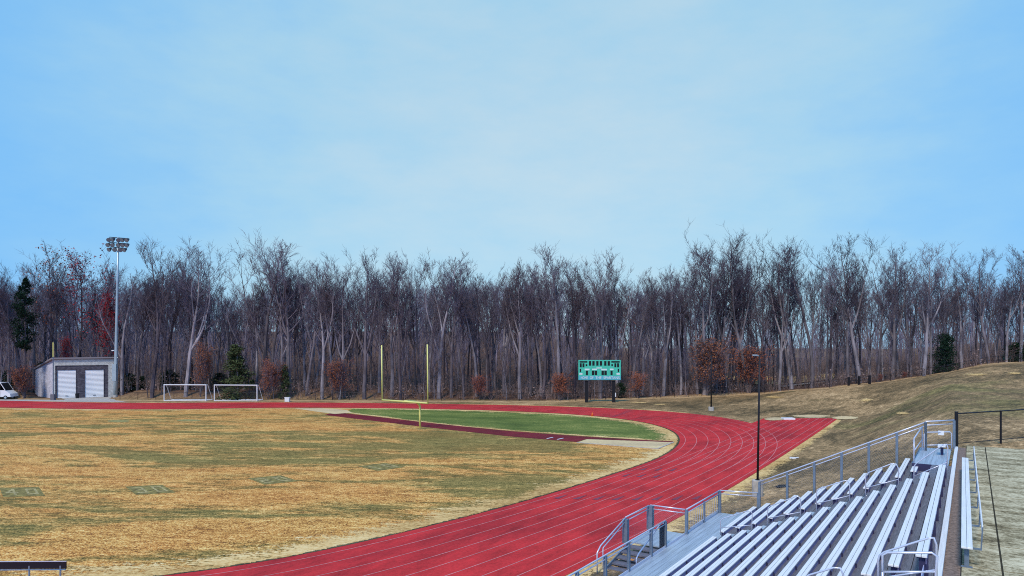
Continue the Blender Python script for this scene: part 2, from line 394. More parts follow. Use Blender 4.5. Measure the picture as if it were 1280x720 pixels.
# ------------------------------------------------------------------ terrain
def dist_seg(p, a, b):
    ab = b - a; t = max(0, min(1, (p - a).dot(ab) / ab.dot(ab))); return (p - a - ab * t).length
FENCE_PX = [(150, 499.5), (240, 500), (330, 499.8), (480, 500.4), (600, 500.8), (700, 501.5), (775, 499), (843, 496.8), (926, 492.5), (985, 488.5), (1037, 485), (1061, 481.5), (1087, 479.5), (1140, 472), (1180, 466), (1234, 455.5)]
fence_pts = [at(*q) for q in FENCE_PX]
fence_pts.append(fence_pts[-1] + (fence_pts[-1] - fence_pts[-2]).normalized() * 45)
FX = [p.x for p in fence_pts]; FY = [p.y for p in fence_pts]
def fence_y(x): return float(np.interp(x, FX, FY))
def build_ground():
    xs = list(np.arange(-420, -130, 14)) + list(np.arange(-130, -20, 3.0)) + list(np.arange(-20, 100, 1.0)) + list(np.arange(100, 180, 4)) + list(np.arange(180, 600, 20))
    ys = list(np.arange(-80, -4, 8)) + list(np.arange(-4, 60, 1.1)) + list(np.arange(60, 150, 1.2)) + list(np.arange(150, 260, 6)) + list(np.arange(260, 1400, 60))
    b = MB(); rows = []; lit = []; stw = []
    for y in ys:
        row = []
        for x in xs:
            # keep the ground under the stand below its deck
            z = T(x, y)
            a_, d_ = BC * x + BS * y, -BS * x + BC * y
            if -20 < a_ < 35.2 and .2 < d_ < 11.5: z = min(z, max(0, .57 + .478 * (8.5 - d_) - .62)) if a_ < 32.6 else min(z, max(0, .57 + .478 * (8.5 - d_) - .34))
            row.append((x, y, z)); fy = fence_y(x)
            nz_ = noise.noise(Vector((x * .3, y * .3, 1)))
            lit.append(ss((y - fy - .8 + nz_ * 1.2) / 2.2) * (1 if x < 130 else .6) if y > 60 else 0)
            wv = 0
            if x > 5: wv = max(0, 1 - abs(y - fy - .6) / (2.8 + .8 * nz_)) * 1.2
            elif x > -110: wv = max(max(0, 1 - abs(y - fy + 1.5) / 2.4) * .7, max(0, 1 - abs(y - fy - 2.6) / 3.2) * .25 * (x < -20))
            stw.append(max(0, min(1, wv * 1.6 + nz_ * .3 * (wv > 0))))
        rows.append(row)
    b.grid(rows); me = b.mesh('ground', M_TERR, True)
    for nm, vals in (('litter', lit), ('straw', stw)):
        a = me.attributes.new(nm, 'FLOAT', 'POINT'); a.data.foreach_set('value', vals)
    o = bpy.data.objects.new('ground', me); S.collection.objects.link(o); struct(o)
BYAW = .9771973; BC, BS = math.cos(BYAW), math.sin(BYAW)
build_ground()

# ------------------------------------------------------------------ flat sheets
def sheet(name, poly, z, m):
    P = [Vector((p[0], p[1], z)) for p in poly]; b = MB(); b.v = [tuple(p) for p in P]
    b.f = [tuple(t) for t in tessellate_polygon([P])]
    o = b.build(name, m)
    me = o.data; me.update()
    for p in me.polygons:
        if p.normal.z < 0: p.flip()
    return struct(o)
def ribbon(name, A, B, z, m, obj=None):
    b = obj or MB()
    for k in range(len(A) - 1): b.face([(A[k].x, A[k].y, z), (B[k].x, B[k].y, z), (B[k + 1].x, B[k + 1].y, z), (A[k + 1].x, A[k + 1].y, z)], [(0, 0), (0, 1), (1, 1), (1, 0)])
    return None if obj is not None else struct(b.build(name, m))
def offset_line(P, w):
    O = []
    for k, p in enumerate(P):
        t = (P[min(k + 1, len(P) - 1)] - P[max(k - 1, 0)]).normalized(); O.append(p + Vector((-t.y, t.x, 0)) * w)
    return O
inner = oval(-.58); outer = oval(8.97)
field = sheet('football_field', inner, .008, M_FIELD)
ribbon('running_track', inner, outer, .03, M_TRACK)
ki = offset_line(inner, .30)
ribbon('drain_edge', offset_line(inner, -.05), ki, .034, grass_mat('dark mossy edge', [(.02, .018, .012), (.05, .045, .024), (.10, .085, .045), (.2, .15, .08)], dissolve=True))
# straw verges
def wobble(P, w, amp, f=.35): 
    return [p + (q - p) * (1 + amp * noise.noise(Vector((p.x * f, p.y * f, 5)))) for p, q in zip(P, offset_line(P, w))]
def resample(P, step):
    O = []
    for a, b_ in zip(P, P[1:]):
        n = max(1, int((b_ - a).length / step)); O += [a + (b_ - a) * k / n for k in range(n)]
    return O + [P[-1]]
core = inner[1:-1]; ri = resample(core, .7) if False else resample([inner[1] + (inner[0] - inner[1]).normalized() * 14] + core, .7)
near_part = [p for p in ri]
ribbon('straw_verge', ki[1:-1] and wobble(ri, .1, 0), wobble(ri, 3.0, .5), .013, M_STRAW)
ro = resample(outer[1:-1], .8); far_o = [p for p in ro if p.y > 88 and p.x < 30]
ribbon('straw_verge', far_o, wobble(far_o, -1.5, .7), .012, M_STRAW)
right_o = [p for p in ro if 75 < p.y < 96 and p.x > 20]
# chute
chute_px = [(930, 531), (954, 523.3), (1039, 523)]
c_r = [plan(X, -(RAD + 8.97)) for X in np.linspace(20, 79.3, 30)]
c_l = [plan(X, -31.5) for X in np.linspace(80.1, 62, 6)]
sheet('sprint_chute', c_r[12:] + c_l, .024, M_TRACK)
strawr = resample([p for p in c_r if p is not None], .8)
ribbon('straw_verge', strawr, wobble(strawr, -1.6, .6), .012, M_STRAW)
lines = MB()
for k in range(0, 9):
    P = oval(k * LW); ribbon('', offset_line(P, .021), offset_line(P, -.021), .036, None, lines)
for k in range(1, 9):
    P = [p for p in (plan(X, -(RAD + k * LW)) for X in np.linspace(XC - 2, 79.6, 24)) if p is not None]
    ribbon('', offset_line(P, .021), offset_line(P, -.021), .0335, None, lines)
for X, k0, k1 in ((61.5, 0, 8), (79.2, 1, 8)):
    P = [plan(X, -(RAD + t * LW)) for t in (k0, k1)]; ribbon('', offset_line(P, .03), offset_line(P, -.03), .039, None, lines)
struct(lines.build('lane_lines', M_LINE))
marks = MB(); rnd = random.Random(4)
def lane_mark(X, off, L, w, ang=None):
    if ang is None: q = [(X, -(RAD + off - w)), (X + L, -(RAD + off)), (X, -(RAD + off + w))]
    else:
        r0, r1, r2 = RAD + off - w, RAD + off, RAD + off + w; q = [(XC + r0 * math.cos(ang), r0 * math.sin(ang)), (XC + r1 * math.cos(ang + L / r1), r1 * math.sin(ang + L / r1)), (XC + r2 * math.cos(ang), r2 * math.sin(ang))]
    P = [plan(*t) for t in q]
    marks.face([(p.x, p.y, .041) for p in P])
for k in range(8):
    lane_mark(36.8 + k * .42, (k + .5) * LW, 1.3, .2)
    if k < 3: lane_mark(44.6 + k * .2, (k + .5) * LW, 1.3, .19); lane_mark(47.2 + k * .2, (k + .5) * LW, 1.2, .19)
    lane_mark(0, (k + .5) * LW, 1.3, .2, -.36 + .018 * k)
struct(marks.build('exchange_zone_marks', M_EXCH))
# green D, runways, pit
def G(px, py): return at(px, py, 0)
far_in = [p for p in inner if p.y > 74.5 and G(425, 512).x < p.x]
gpoly = [G(845, 553), G(790, 549), G(715, 544), G(640, 538.6), G(560, 531.5), G(523, 527), G(470, 520.5), G(430, 515.7)]
dp = [p for p in inner if G(440, 515).x - 1 < p.x and p.y > gpoly[0].y]
sheet('rye_grass', [p for p in dp] + [p for p in reversed(gpoly)], .0105, M_GREEN)
gre = resample([p for p in gpoly], .8); ribbon('straw_verge', gre, wobble(gre, -1.3, .5), .0145, M_STRAW)
def strip(name, up, lo, z, m): 
    return sheet(name, [G(*q) for q in up] + [G(*q) for q in reversed(lo)], z, m)
strip('runway', [(418, 515.3), (470, 521), (523, 527.2), (580, 533.3), (640, 539.2), (715, 544.8), (790, 549.4), (842, 551.8)],
      [(405, 518.8), (470, 526.6), (523, 533), (580, 539.4), (640, 546), (700, 551), (720.6, 552.6), (733, 549), (790, 551), (838, 553.5)], .018, M_RUN)
strip('sand_pit', [(734, 549.2), (790, 551.2), (840, 553)], [(721, 553.4), (760, 556.5), (822, 561.2)], .022, M_DIRT)
strip('sand_patch', [(368, 510.6), (400, 510.2), (433, 512.5)], [(392, 514.2), (418, 517.6), (440, 516)], .0215, M_DIRT)
pitb = MB()
for a, b_ in (((721, 553.6), (822, 561.4)), ((822, 561.4), (842, 553.2))): pitb.bar(G(*a) + Vector((0, 0, .03)), G(*b_) + Vector((0, 0, .03)), .12, .06)
struct(pitb.build('pit_edging', M_CONC))
bd = MB()
for a in ((684, 548.6), (697, 549.6)):
    p = G(*a); q = G(a[0] + 7, a[1] - 1.6); bd.bar(p + Vector((0, 0, .03)), q + Vector((0, 0, .03)), .16, .02)
struct(bd.build('takeoff_marks', M_WHITE))
# sandy patches beyond the chute
def drape(name, pts, m, dz=.04, n=12):
    """patch of ground laid over the terrain: pts = photo ellipse (cx, cy, rx, ry) on the ground"""
    cx, cy, rx, ry = pts; rings = []
    for i in range(6):
        f = i / 5; rings.append([])
        for k in range(n + 1):
            a = 2 * math.pi * k / n; w = 1 + .25 * noise.noise(Vector((math.cos(a) * 2 + cx, math.sin(a) * 2, 1))); p = at(cx + rx * f * w * math.cos(a), cy + ry * f * w * math.sin(a)); rings[-1].append((p.x, p.y, T(p.x, p.y) + dz))
    b = MB()
    for i in range(5):
        for k in range(n): b.face([rings[i][k], rings[i][k + 1], rings[i + 1][k + 1], rings[i + 1][k]], [(0, i / 5), (0, i / 5), (0, (i + 1) / 5), (0, (i + 1) / 5)])
    return struct(b.build(name, m))
drape('sand_patch', (968, 524.2, 13, 2.1), M_DIRT, .07); drape('sand_patch', (1014, 520.7, 24, 2.0), M_DIRT, .05); drape('sand_patch', (1056, 522.6, 17, 2.2), M_DIRT, .05)
for q_ in ((968, 496.5, 20, 3.0), (1082, 500.5, 15, 3.4), (1128, 517, 15, 3), (1219, 468.5, 22, 2.6), (1268, 467, 16, 2.4)): drape('straw_patch', q_, M_STRAW, .05)
drape('sand_patch', (800, 503.6, 20, 1.0), M_STRAW, .05); drape('sand_patch', (826, 505.8, 15, 1.2), M_STRAW, .05)
# yard numbers
def yard_number(txt, px, py, size=1.0):
    b = MB(); c = G(px, py); X = {'1': 36.58, '2': 27.43, '3': 18.29, '4': 9.144}[txt[0]]
    c0 = plan(X, -17.1)
    def W_(dx, dy, z):
        p = plan(X + dx * .60, -17.1 + dy * .8)
        return Vector((p.x + c.x - c0.x, p.y + c.y - c0.y, z))
    e_ = struct(MB().build('yard_number', None)); 
    pad = MB(); pad.face([W_(-2.3, -1.5, .0165), W_(2.3, -1.5, .0165), W_(2.3, 1.5, .0165), W_(-2.3, 1.5, .0165)])
    for k, d_ in enumerate(txt):
        cx = -1.15 if k == 0 else 1.15
        st = {'0': [[(-.5, .8), (.5, .8), (.5, -.8), (-.5, -.8), (-.5, .8)]], '1': [[(0, .9), (0, -.9)]],
              '2': [[(-.5, .8), (.5, .8), (.5, 0), (-.5, 0), (-.5, -.8), (.5, -.8)]], '3': [[(-.5, .8), (.5, .8), (.5, -.8), (-.5, -.8)], [(-.3, 0), (.5, 0)]],
              '4': [[(.3, -.9), (.3, .9), (-.55, -.2), (.6, -.2)]]}[d_]
        for pl in st:
            for a, q in zip(pl, pl[1:]):
                A, Q = Vector(a), Vector(q); t = (Q - A).normalized(); nrm = Vector((-t.y, t.x)) * .15; A = A - t * .15; Q = Q + t * .15
                b.face([W_(cx + v_.x, v_.y, .021 + .0006 * len(b.f)) for v_ in (A + nrm, A - nrm, Q - nrm, Q + nrm)])
    e_.data = pad.mesh('yard_number', M_PGREEN); b.build('painted_digits', M_PWHITE, e_)
yard_number('40', 27, 615); yard_number('30', 187, 612.3); yard_number('20', 341, 600); yard_number('10', 477, 583.6)
drape('painted_mark', (148, 526.4, 14, 1.5), mat('faint field paint', (.30, .25, .08), .9, noise_=(3, .6, 1.6)), .012); drape('painted_mark', (236, 525.6, 15, 1.4), MATS['faint field paint'], .012)
# strip of pale path along the far side of the track, left, and the apron of the shed
strip('path', [(-60, 498.6), (30, 499.6), (60, 499.8), (147, 500.7), (152, 501.6)], [(-60, 502.1), (30, 501.4), (90, 502.2), (160, 502.8)], .016, M_CONC)
strip('shed_apron', [(76, 497.6), (138, 496.4)], [(84, 500.9), (146, 501.2)], .021, M_CONC)
# distant clearing behind the wood, right of the middle
def clearing(x0, x1, y0, y1, z0_, nm, m):
    b = MB(); b.grid([[(x, y, T(x, y) + .25) for x in np.linspace(x0, x1, 10)] for y in np.linspace(y0, y1, 8)]); return struct(b.build(nm, m))
clearing(50, 78, 140, 168, 0, 'distant_lawn', M_STRAW); clearing(52, 72, 130, 134, 0, 'distant_road', M_CONC)

# ------------------------------------------------------------------ plaza (stand frame: a along the benches, d towards the field)
def L(a, d, z=0): return Vector((BC * a - BS * d, BS * a + BC * d, z))
PZ = 4.335
def plaza():
    g = MB(); J = .018
    ds = [.17, -.52, -2.1, -3.7, -5.3, -6.9, -8.5, -10.1, -12, -16, -22]; as_ = [36.62, 34.6, 32.6, 30.6, 28.6, 26.6, 24.6, 22.6, 20.6, 18.6, 16.6, 14.6, 12.6, 10, 6, 0, -10, -24]
    o = empty('plaza', '', ''); del o['label']; del o['category']; struct(o); o.rotation_euler = (0, 0, BYAW)
    for i in range(len(ds) - 1):
        for j in range(len(as_) - 1):
            g.bb(as_[j + 1] + J, as_[j] - J, ds[i + 1] + J, ds[i] - J, PZ - .12, PZ)
    g.build('paving_slabs', M_SLAB, o)
    b = MB(); b.bb(-24, 36.6, -22, .17, 3.9, PZ - .03); b.build('slab_base', mat('joint dirt', (.05, .045, .03), .95), o)
    s = MB(); s.bb(-24, 36.2, .172, .50, 4.0, 4.27); struct_o = s.build('gravel_strip', M_MULCH); struct(struct_o); struct_o.rotation_euler = (0, 0, BYAW)
plaza()

# ------------------------------------------------------------------ bleachers
XM, XB, XE, XN = 27.1, 28.82, 33.79, 15.29
Y0, RUN, Z0, RISE = 8.515, .56, 1.005, .2679
DROW = [9.3, 8.76, 8.11, 7.47, 6.86, 6.25, 5.65, 5.07, 4.50, 3.94, 3.39, 2.86, 2.34, 1.84, 1.36, .89]   # front edge of each bench, rows 1-15
def bleachers():
    root = empty('bleachers', 'long aluminium bleachers of fifteen bench rows stepping up the grass bank', 'bleachers', (0, 0, 0), BYAW)
    def seat(a0, a1, k):
        d0 = DROW[k]; z = Z0 + (k - 1) * RISE
        sw = .19; b = MB(); b.bb(a0, a1, d0 - sw / 2 + .004, d0, z - .045, z); b.bb(a0, a1, d0 - sw, d0 - sw / 2 - .004, z - .045, z)
        o = bevel(b.build('bench_seat', M_SEAT, root), .008)
        b = MB(); b.bb(a0 + .02, a1 - .02, d0 - sw + .012, d0 - sw + .02, z - .165, z - .046); b.build('reflection_band', M_REFLECT, o)  # added strip under the seat's rear edge, painted with the reflected blue
        n = max(2, round((a1 - a0) / 1.75) + 1)
        for i in range(n):
            a = a0 + .12 + (a1 - a0 - .24) * i / (n - 1)
            if a < 12: continue
            q = o_br.copy(); q.location = (a, d0 - .095, z - .045); q.parent = o; S.collection.objects.link(q)
    bm_ = MB(); bm_.bb(-.035, .035, -.085, .085, -.035, 0); bm_.bb(-.03, .03, -.115, .045, -.385, -.03); bm_.bb(-.05, .05, -.09, .09, -.385, -.37)
    o_br = bpy.data.objects.new('bracket', bm_.mesh('bracket', M_BRACK))
    for k in range(1, 16):
        d0 = DROW[k]; z = Z0 + (k - 1) * RISE; zt = z - .43; f1 = DROW[k - 1] - .145; f0 = d0 - .115
        # decking of this row (footrest) and the riser behind it
        lim = XE + .12 if k < 14 else 30.0
        if k > 1:
            b = MB(); w = (f1 - f0 - .012) / 2
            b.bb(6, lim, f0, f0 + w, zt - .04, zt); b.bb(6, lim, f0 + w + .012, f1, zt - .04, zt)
            b.build('footboard', M_TREAD, root)
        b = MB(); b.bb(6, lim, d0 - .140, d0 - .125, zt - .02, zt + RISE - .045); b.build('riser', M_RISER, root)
        if k == 15:
            b = MB(); b.bb(6, lim, .605, d0 - .145, 4.285, 4.325); b.build('footboard', M_TREAD, root)
        if k <= 13: seat(XB - (.25 if k <= 3 else .05 if k < 6 else 0), XE if k > 1 else XE + .1, k)
        sh = {1: .55, 2: .35, 3: .2, 4: .1, 14: .0, 15: .2}.get(k, 0) 
        seat(XN if k < 15 else XN, XM + sh, k)
        seat(6, XN - 1.5, k)
        # half step in the aisle
        if 1 < k < 16:
            b = MB(); b.bb(XM + .55, XB - .28, DROW[k - 1] - .145 + .003, DROW[k - 1] + .13, zt - .03 - RISE / 2 - .03, zt - RISE / 2); b.build('aisle_step', M_WALK, root)
    # front walkway
    zw = Z0 - .43
    w = MB(); n = 7; w0, w1 = 8.64, 10.3
    for i in range(n):
        a_, b_ = w0 + (w1 - w0) * i / n, w0 + (w1 - w0) * (i + 1) / n; w.bb(6, 33.5 if i > 3 else 34.05, a_ + .004, b_ - .004, zw - .05, zw)
    w.build('walkway', M_WALK, root)
    w = MB(); w.bb(26.45, 28.85, 10.31, 11.95, zw - .05, zw); w.build('landing', M_WALK, root)
    w = MB(); w.bb(6, 33.5, 10.30, 10.325, zw - .16, zw + .09); w.build('toe_board', M_RAIL, root)
    # rear edge board, end stringer, rear board
    w = MB(); w.bb(2, 35.4, .46, .575, 4.30, 4.40); w.build('edge_board', M_SEAT, root)
    w = MB(); w.bb(6, 33.85, .58, .60, 3.9, 4.33); w.build('rear_board', M_TREAD, root)
    # entry platform at the top far corner
    w = MB()
    for i in range(6): w.bb(30.0, 34.9, .70 + .19 * i, .885 + .19 * i, 4.27, 4.32)
    w.build('entry_platform', M_WALK, root)
    w = MB(); w.bb(29.96, 30.0, .7, 1.86, 3.6, 4.33); w.build('platform_front', M_BRACK, root)
    w = MB(); w.bb(30.0, 34.9, 1.845, 1.87, 4.0, 4.33); w.build('platform_side', M_POST, root)
    # support frame below the deck
    for a in (8, 14, 20, 26, 30, 33.7):
        f = MB(); f.bar((a, 10.2, zw - .14), (a, 8.3, zw - .14), .08, .14); f.bar((a, 8.3, zw - .16), (a, .75, 3.95), .08, .16)
        for d in (10.0, 8.4): f.bb(a - .05, a + .05, d - .05, d + .05, -.05, zw - .1)
        f.build('support_frame', M_POST, root)
    # guard rails: posts, two pipes, chain link
    def rail(pts, tops, pr=.028, second=.16, posts=None, mesh=True, name='guard_rail', mesh_mat=M_MESH, pw=.05):
        g = MB(); T_ = [Vector((p[0], p[1], p[2] + h)) for p, h in zip(pts, tops)]
        g.tube(T_, pr, 8); g.tube([p - Vector((0, 0, second)) for p in T_], pr * .8, 8)
        o = g.build(name, M_RAIL, root, True)
        for p, tz, w_ in (posts or [(p, h, pw) for p, h in zip(pts, tops)]):
            q = MB(); q.bb(-w_, w_, -w_, w_, 0, tz - .02); q.build('post', M_POST, o, loc=Vector(p))
        if mesh:
            c = MB()
            for i in range(len(pts) - 1):
                a, b_ = Vector(pts[i]), Vector(pts[i + 1]); La = (b_ - a).length
                c.face([a + Vector((0, 0, .06)), b_ + Vector((0, 0, .06)), b_ + Vector((0, 0, tops[i + 1] - .05)), a + Vector((0, 0, tops[i] - .05))], [(0, 0), (La, 0), (La, 1), (0, 1)])
            c.build('chain_link_panel', mesh_mat, o)
        return o
    # side rail climbing the far end of the stand
    D = [8.47, 7.2, 6.01, 4.86, 3.76, 2.67, 1.6]; SA = 33.94
    zt = lambda d: 2.23 + (8.45 - d) * .482
    zb = lambda d: .57 + max(0, 8.5 - d) * .478
    rail([(SA, d, zb(d)) for d in D], [zt(d) - zb(d) for d in D])
    rail([(SA, 1.6, 4.32), (SA + 1.2, .60, 4.32)], [1.24, 1.25])
    rail([(33.45, 10.25, zw), (34.0, 8.55, zw)], [1.1, 1.08])
    rail([(28.85, 10.28, zw), (31.2, 10.28, zw), (33.45, 10.25, zw)], [1.08, 1.08, 1.1], posts=[((28.85, 10.28, zw), 1.08, .06), ((31.2, 10.28, zw), 1.0, .04), ((33.45, 10.25, zw), 1.1, .07)])
    # steel pickets seen in that panel
    b = MB()
    for i in range(14):
        a = 29.4 + i * .28; b.bb(a - .008, a + .008, 10.27, 10.286, zw + .18, zw + .92)
    b.bb(29.3, 33.3, 10.265, 10.29, zw + .15, zw + .18); b.build('picket_panel', M_RAIL, root)
    rail([(28.87, 10.36, zw), (28.72, 11.9, zw)], [1.06, 1.08], posts=[((28.72, 11.9, zw), 1.06, .13)])
    rail([(28.62, 11.93, zw), (26.2, 11.95, zw)], [1.08, 1.06], posts=[((26.2, 11.95, zw), 1.0, .11)])
    # stair running down to the track beside the walkway
    st = MB(); o = None; nst = 5; run_ = .42; rs = (zw) / nst
    st.bar((26.4, 10.42, zw - .12), (26.4 - nst * run_, 10.42, .0), .04, .2); st.bar((26.4, 11.9, zw - .12), (26.4 - nst * run_, 11.9, .0), .04, .2)
    o = st.build('stair_stringer', M_POST, root)
    for i in range(nst):
        b = MB(); b.bb(26.4 - (i + 1) * run_, 26.4 - i * run_ - .03, 10.45, 11.87, zw - rs * (i + 1) - .04 + .001, zw - rs * (i + 1) + .001 + .02)
        b.build('stair_tread', mat('stair tread', (.17, .16, .19), .6, .2, noise_=(5, .7, 1.4, (6, 1, 1))), root)
    g = MB(); g.tube([(26.3, 11.96, zw + 1.06), (23.9, 11.96, 1.0), (23.6, 11.96, .8), (23.6, 11.96, 0)], .028, 8); g.tube([(26.25, 11.96, zw + .90), (24.1, 11.96, .86), (24.1, 11.96, 0)], .024, 8)
    g.build('stair_rail', M_RAIL, root, True)
    g = MB(); g.tube([(26.4, 10.42, zw), (26.5, 10.42, zw + 1.05), (26.2, 10.42, zw + 1.0), (24.0, 10.42, .92), (23.8, 10.42, .8), (23.8, 10.42, 0)], .028, 8)
    g.build('stair_rail', M_RAIL, root, True)
    c = MB(); c.face([(26.2, 11.96, .1), (23.9, 11.96, .05), (23.9, 11.96, .95), (26.2, 11.96, zw + 1.0)], [(0, 0), (2.3, 0), (2.3, 1), (0, 1)]); c.build('chain_link_panel', M_MESH, root)
    # walkway guard, camera side of the stair head
    rail([(26.5, 10.33, zw), (25.0, 10.33, zw), (22.9, 10.33, zw), (21.0, 10.33, zw), (19, 10.33, zw), (16, 10.33, zw), (12, 10.33, zw), (7, 10.33, zw)], [1.08] * 8, second=.14)
    b = MB(); b.bb(25.95, 26.42, 10.345, 10.37, zw + .02, zw + .98); b.build('black_panel', M_DARK, root)
    # aisle hand rails
    A1 = XM + .85
    H = [[(8.53, 1.02), (8.53, 1.67), (7.39, 2.18), (7.25, 2.11), (7.3, 1.2)], [(6.68, 1.6), (6.66, 2.41), (5.55, 3.0), (5.43, 2.85), (5.46, 2.0)],
         [(4.87, 2.35), (4.87, 3.32), (3.87, 3.78), (3.73, 3.69), (3.73, 2.85)], [(3.2, 3.15), (3.2, 4.1), (2.3, 4.58), (2.15, 4.44), (2.15, 3.65)], [(1.67, 3.85), (1.67, 4.57), (.75, 5.4), (.66, 5.31), (.7, 4.3)]]
    def handrail(a, pts, r=.019):
        P = [Vector((a, d, z)) for d, z in pts]; g = MB(); c = P[1]
        up = (P[2] - P[1]).normalized()
        g.tube([P[0], c - Vector((0, 0, .12)), c - Vector((0, 0, .03)) + up * .03, c + up * .12, P[2] - up * .05, P[2] + (P[3] - P[2]) * .55 + Vector((0, 0, .035)), P[3] - Vector((0, 0, .05)), P[4]], r, 8)
        lo1 = P[0] + (P[1] - P[0]) * .45; lo2 = P[4] + (P[3] - P[4]) * .45; g.tube([lo1, lo2], r * .8, 8)
        return g.build('handrail', M_RAIL, root, True)
    for h in H: handrail(A1, h)
    zr = lambda d: float(np.interp(-d, [-q for q in DROW[1:]], [Z0 - .43 + RISE * i for i in range(15)]))
    for d in (8.7, 7.2, 5.5):
        handrail(14.4, [(d, zr(d)), (d, zr(d) + .85), (d - 1.05, zr(d) + 1.36), (d - 1.17, zr(d) + 1.28), (d - 1.17, zr(d) + .6)])
    NH1 = [(2.75, 3.6), (2.75, 4.22), (2.16, 4.52), (2.03, 4.44), (2.03, 3.9)]; NH2 = [(1.46, 4.0), (1.46, 4.84), (.61, 5.29), (.52, 5.22), (.52, 4.3)]
    NH3 = [(1.31, 4.75), (1.31, 5.05), (1.23, 5.11), (.56, 5.22), (.48, 5.17), (.50, 4.90)]
    handrail(14.4, NH1); handrail(14.6, NH2)
    g = MB(); q = 13.8; g.tube([(q, *NH3[0]), (q, *NH3[1]), (q, *NH3[2]), (q, *NH3[3]), (q, *NH3[4]), (q, NH3[5][0], NH3[5][1]), (q, NH3[5][0], 3.9)], .021, 8); g.tube([(q, *NH3[0]), (q, *NH3[5])], .02, 8); g.tube([(q, *NH3[0]), (q, NH3[0][0], 3.6)], .021, 8)
    g.build('handrail', M_RAIL, root, True)
    # top enclosure at the far corner: rails around the entry platform
    g = MB(); g.tube([(33.9, 1.65, 4.32), (33.9, 1.65, 5.02), (33.95, 1.6, 5.1), (34.5, .75, 5.12), (34.5, .68, 5.05), (34.5, .68, 4.32)], .024, 8); g.tube([(33.9, 1.65, 4.55), (34.5, .68, 4.58)], .02, 8)
    g.build('handrail', M_RAIL, root, True)
    g = MB(); g.tube([(30.1, 1.8, 4.32), (30.1, 1.8, 5.25), (33.8, 1.72, 5.35), (33.8, 1.72, 4.32)], .026, 8); g.tube([(30.1, 1.8, 4.78), (33.8, 1.72, 4.8)], .02, 8); g.build('handrail', M_RAIL, root, True)
    b = MB(); b.bb(34.28, 34.36, .95, 1.16, 4.98, 5.16); b.build('small_sign', M_WHITE, root)
    b = MB(); b.bb(32.6, 33.3, .85, 1.12, 4.68, 4.72); so = b.build('bench_seat', M_SEAT, root)
    b = MB(); b.bb(32.9, 33.0, .93, 1.03, 4.32, 4.68); b.build('bracket', M_BRACK, so)
    return root
bleachers()

# free-standing bench at the plaza edge
def plaza_bench():
    r_ = empty('spectator_bench', 'single long aluminium bench with backrest at the edge of the concrete plaza', 'bench', L(22.8, .02, PZ), BYAW + .008)
    b = MB(); 
    for i in range(2): b.bb(-6.5, 6.5, .0 + i * .10, .094 + i * .10, .41, .45)
    bevel(b.build('seat', M_SEAT, r_), .008)
    b = MB(); b.bb(-6.3, 6.6, -.175, -.15, .70, .87); bevel(b.build('backrest', M_SEAT, r_), .006)
    for a in (-6.3, -4.2, -2.1, 0, 2.1, 4.2, 6.3):
        g = MB(); g.bb(a - .035, a + .035, .06, .14, 0, .41); g.bar((a, .19, .39), (a, -.15, .39), .04, .035); g.bar((a, -.14, .39), (a, -.165, .84), .035, .025); g.bb(a - .05, a + .05, .0, .2, 0, .012)
        g.build('leg', M_POST, r_)
plaza_bench()
# black chain link fence at the far edge of the plaza
def plaza_fence():
    r_ = empty('chain_link_fence', 'black chain link fence along the far edge of the concrete plaza', 'fence', (0, 0, 0))
    pts = [at(1195.5, 556, PZ), at(1251, 551, PZ)]; dirv = (pts[1] - pts[0]); pts += [pts[0] + dirv * k for k in (2, 3, 4, 5, 6)]
    for i, p in enumerate(pts):
        b = MB(); b.tube([(0, 0, -.2), (0, 0, 1.43 if i else 1.5)], .075 if i == 0 else .045, 10); b.build('post', M_BLACK, r_, loc=p)
    b = MB(); b.tube([p + Vector((0, 0, 1.40)) for p in pts], .03, 8); b.tube([p + Vector((0, 0, .06)) for p in pts], .016, 6); b.build('rail', M_BLACK, r_)
    c = MB(); a, z_ = pts[0], pts[-1]; Ln = (z_ - a).length
    c.face([a + Vector((0, 0, .05)), z_ + Vector((0, 0, .05)), z_ + Vector((0, 0, 1.4)), a + Vector((0, 0, 1.4))], [(0, 0), (Ln, 0), (Ln, 1.35), (0, 1.35)]); c.build('chain_link_panel', M_MESHB, r_)
plaza_fence()

# ------------------------------------------------------------------ poles
def lamp_post(px, pyb, pyt, pyc, label, r, head, cz=None, lean=0):
    p = at(px, pyb) if cz is None else at(px, pyb, cz); d = p.y
    zc = hgt(pyc, d) - p.z; zt = hgt(pyt, d) - p.z
    o = empty('lamp_post', label, 'lamp post', p)
    b = MB(); b.tube([(0, 0, -.5), (0, 0, zc)], .31 if head else .36, 20); bevel(b.build('concrete_base', M_CONC, o), .02)
    b = MB(); b.tube([(0, 0, zc), (0, 0, zc + .03)], r * 2.3, 12); b.tube([(0, 0, zc), (lean * .5, 0, zt * .5), (lean, 0, zt)], [r * 1.15, r, r * .8], 12); b.build('pole', M_BLACK, o, True)
    if head:
        b = MB(); b.bar((lean, 0, zt - .1), (lean - .15, 0, zt - .08), .05, .05); b.box((lean - .28, 0, zt - .05), (.14, .09, .035)); bevel(b.build('lamp_head', M_GALV, o), .02)
        g = MB(); g.box((lean - .28, 0, zt - .088), (.11, .07, .006)); g.build('lamp_lens', M_LENS, o)
    else:
        b = MB(); b.box((lean - .25, 0, zt), (.25, .12, .05)); b.box((lean + .25, 0, zt), (.25, .12, .05)); b.build('lamp_head', M_BLACK, o)
lamp_post(947, 614, 443, 600, 'tall black lamp post on a round concrete base beside the bleachers and the track', .058, True, .35, .12)
lamp_post(889, 513.5, 440, 508.5, 'thin dark lamp post on a white base between the scoreboard and the far bank', .085, False)
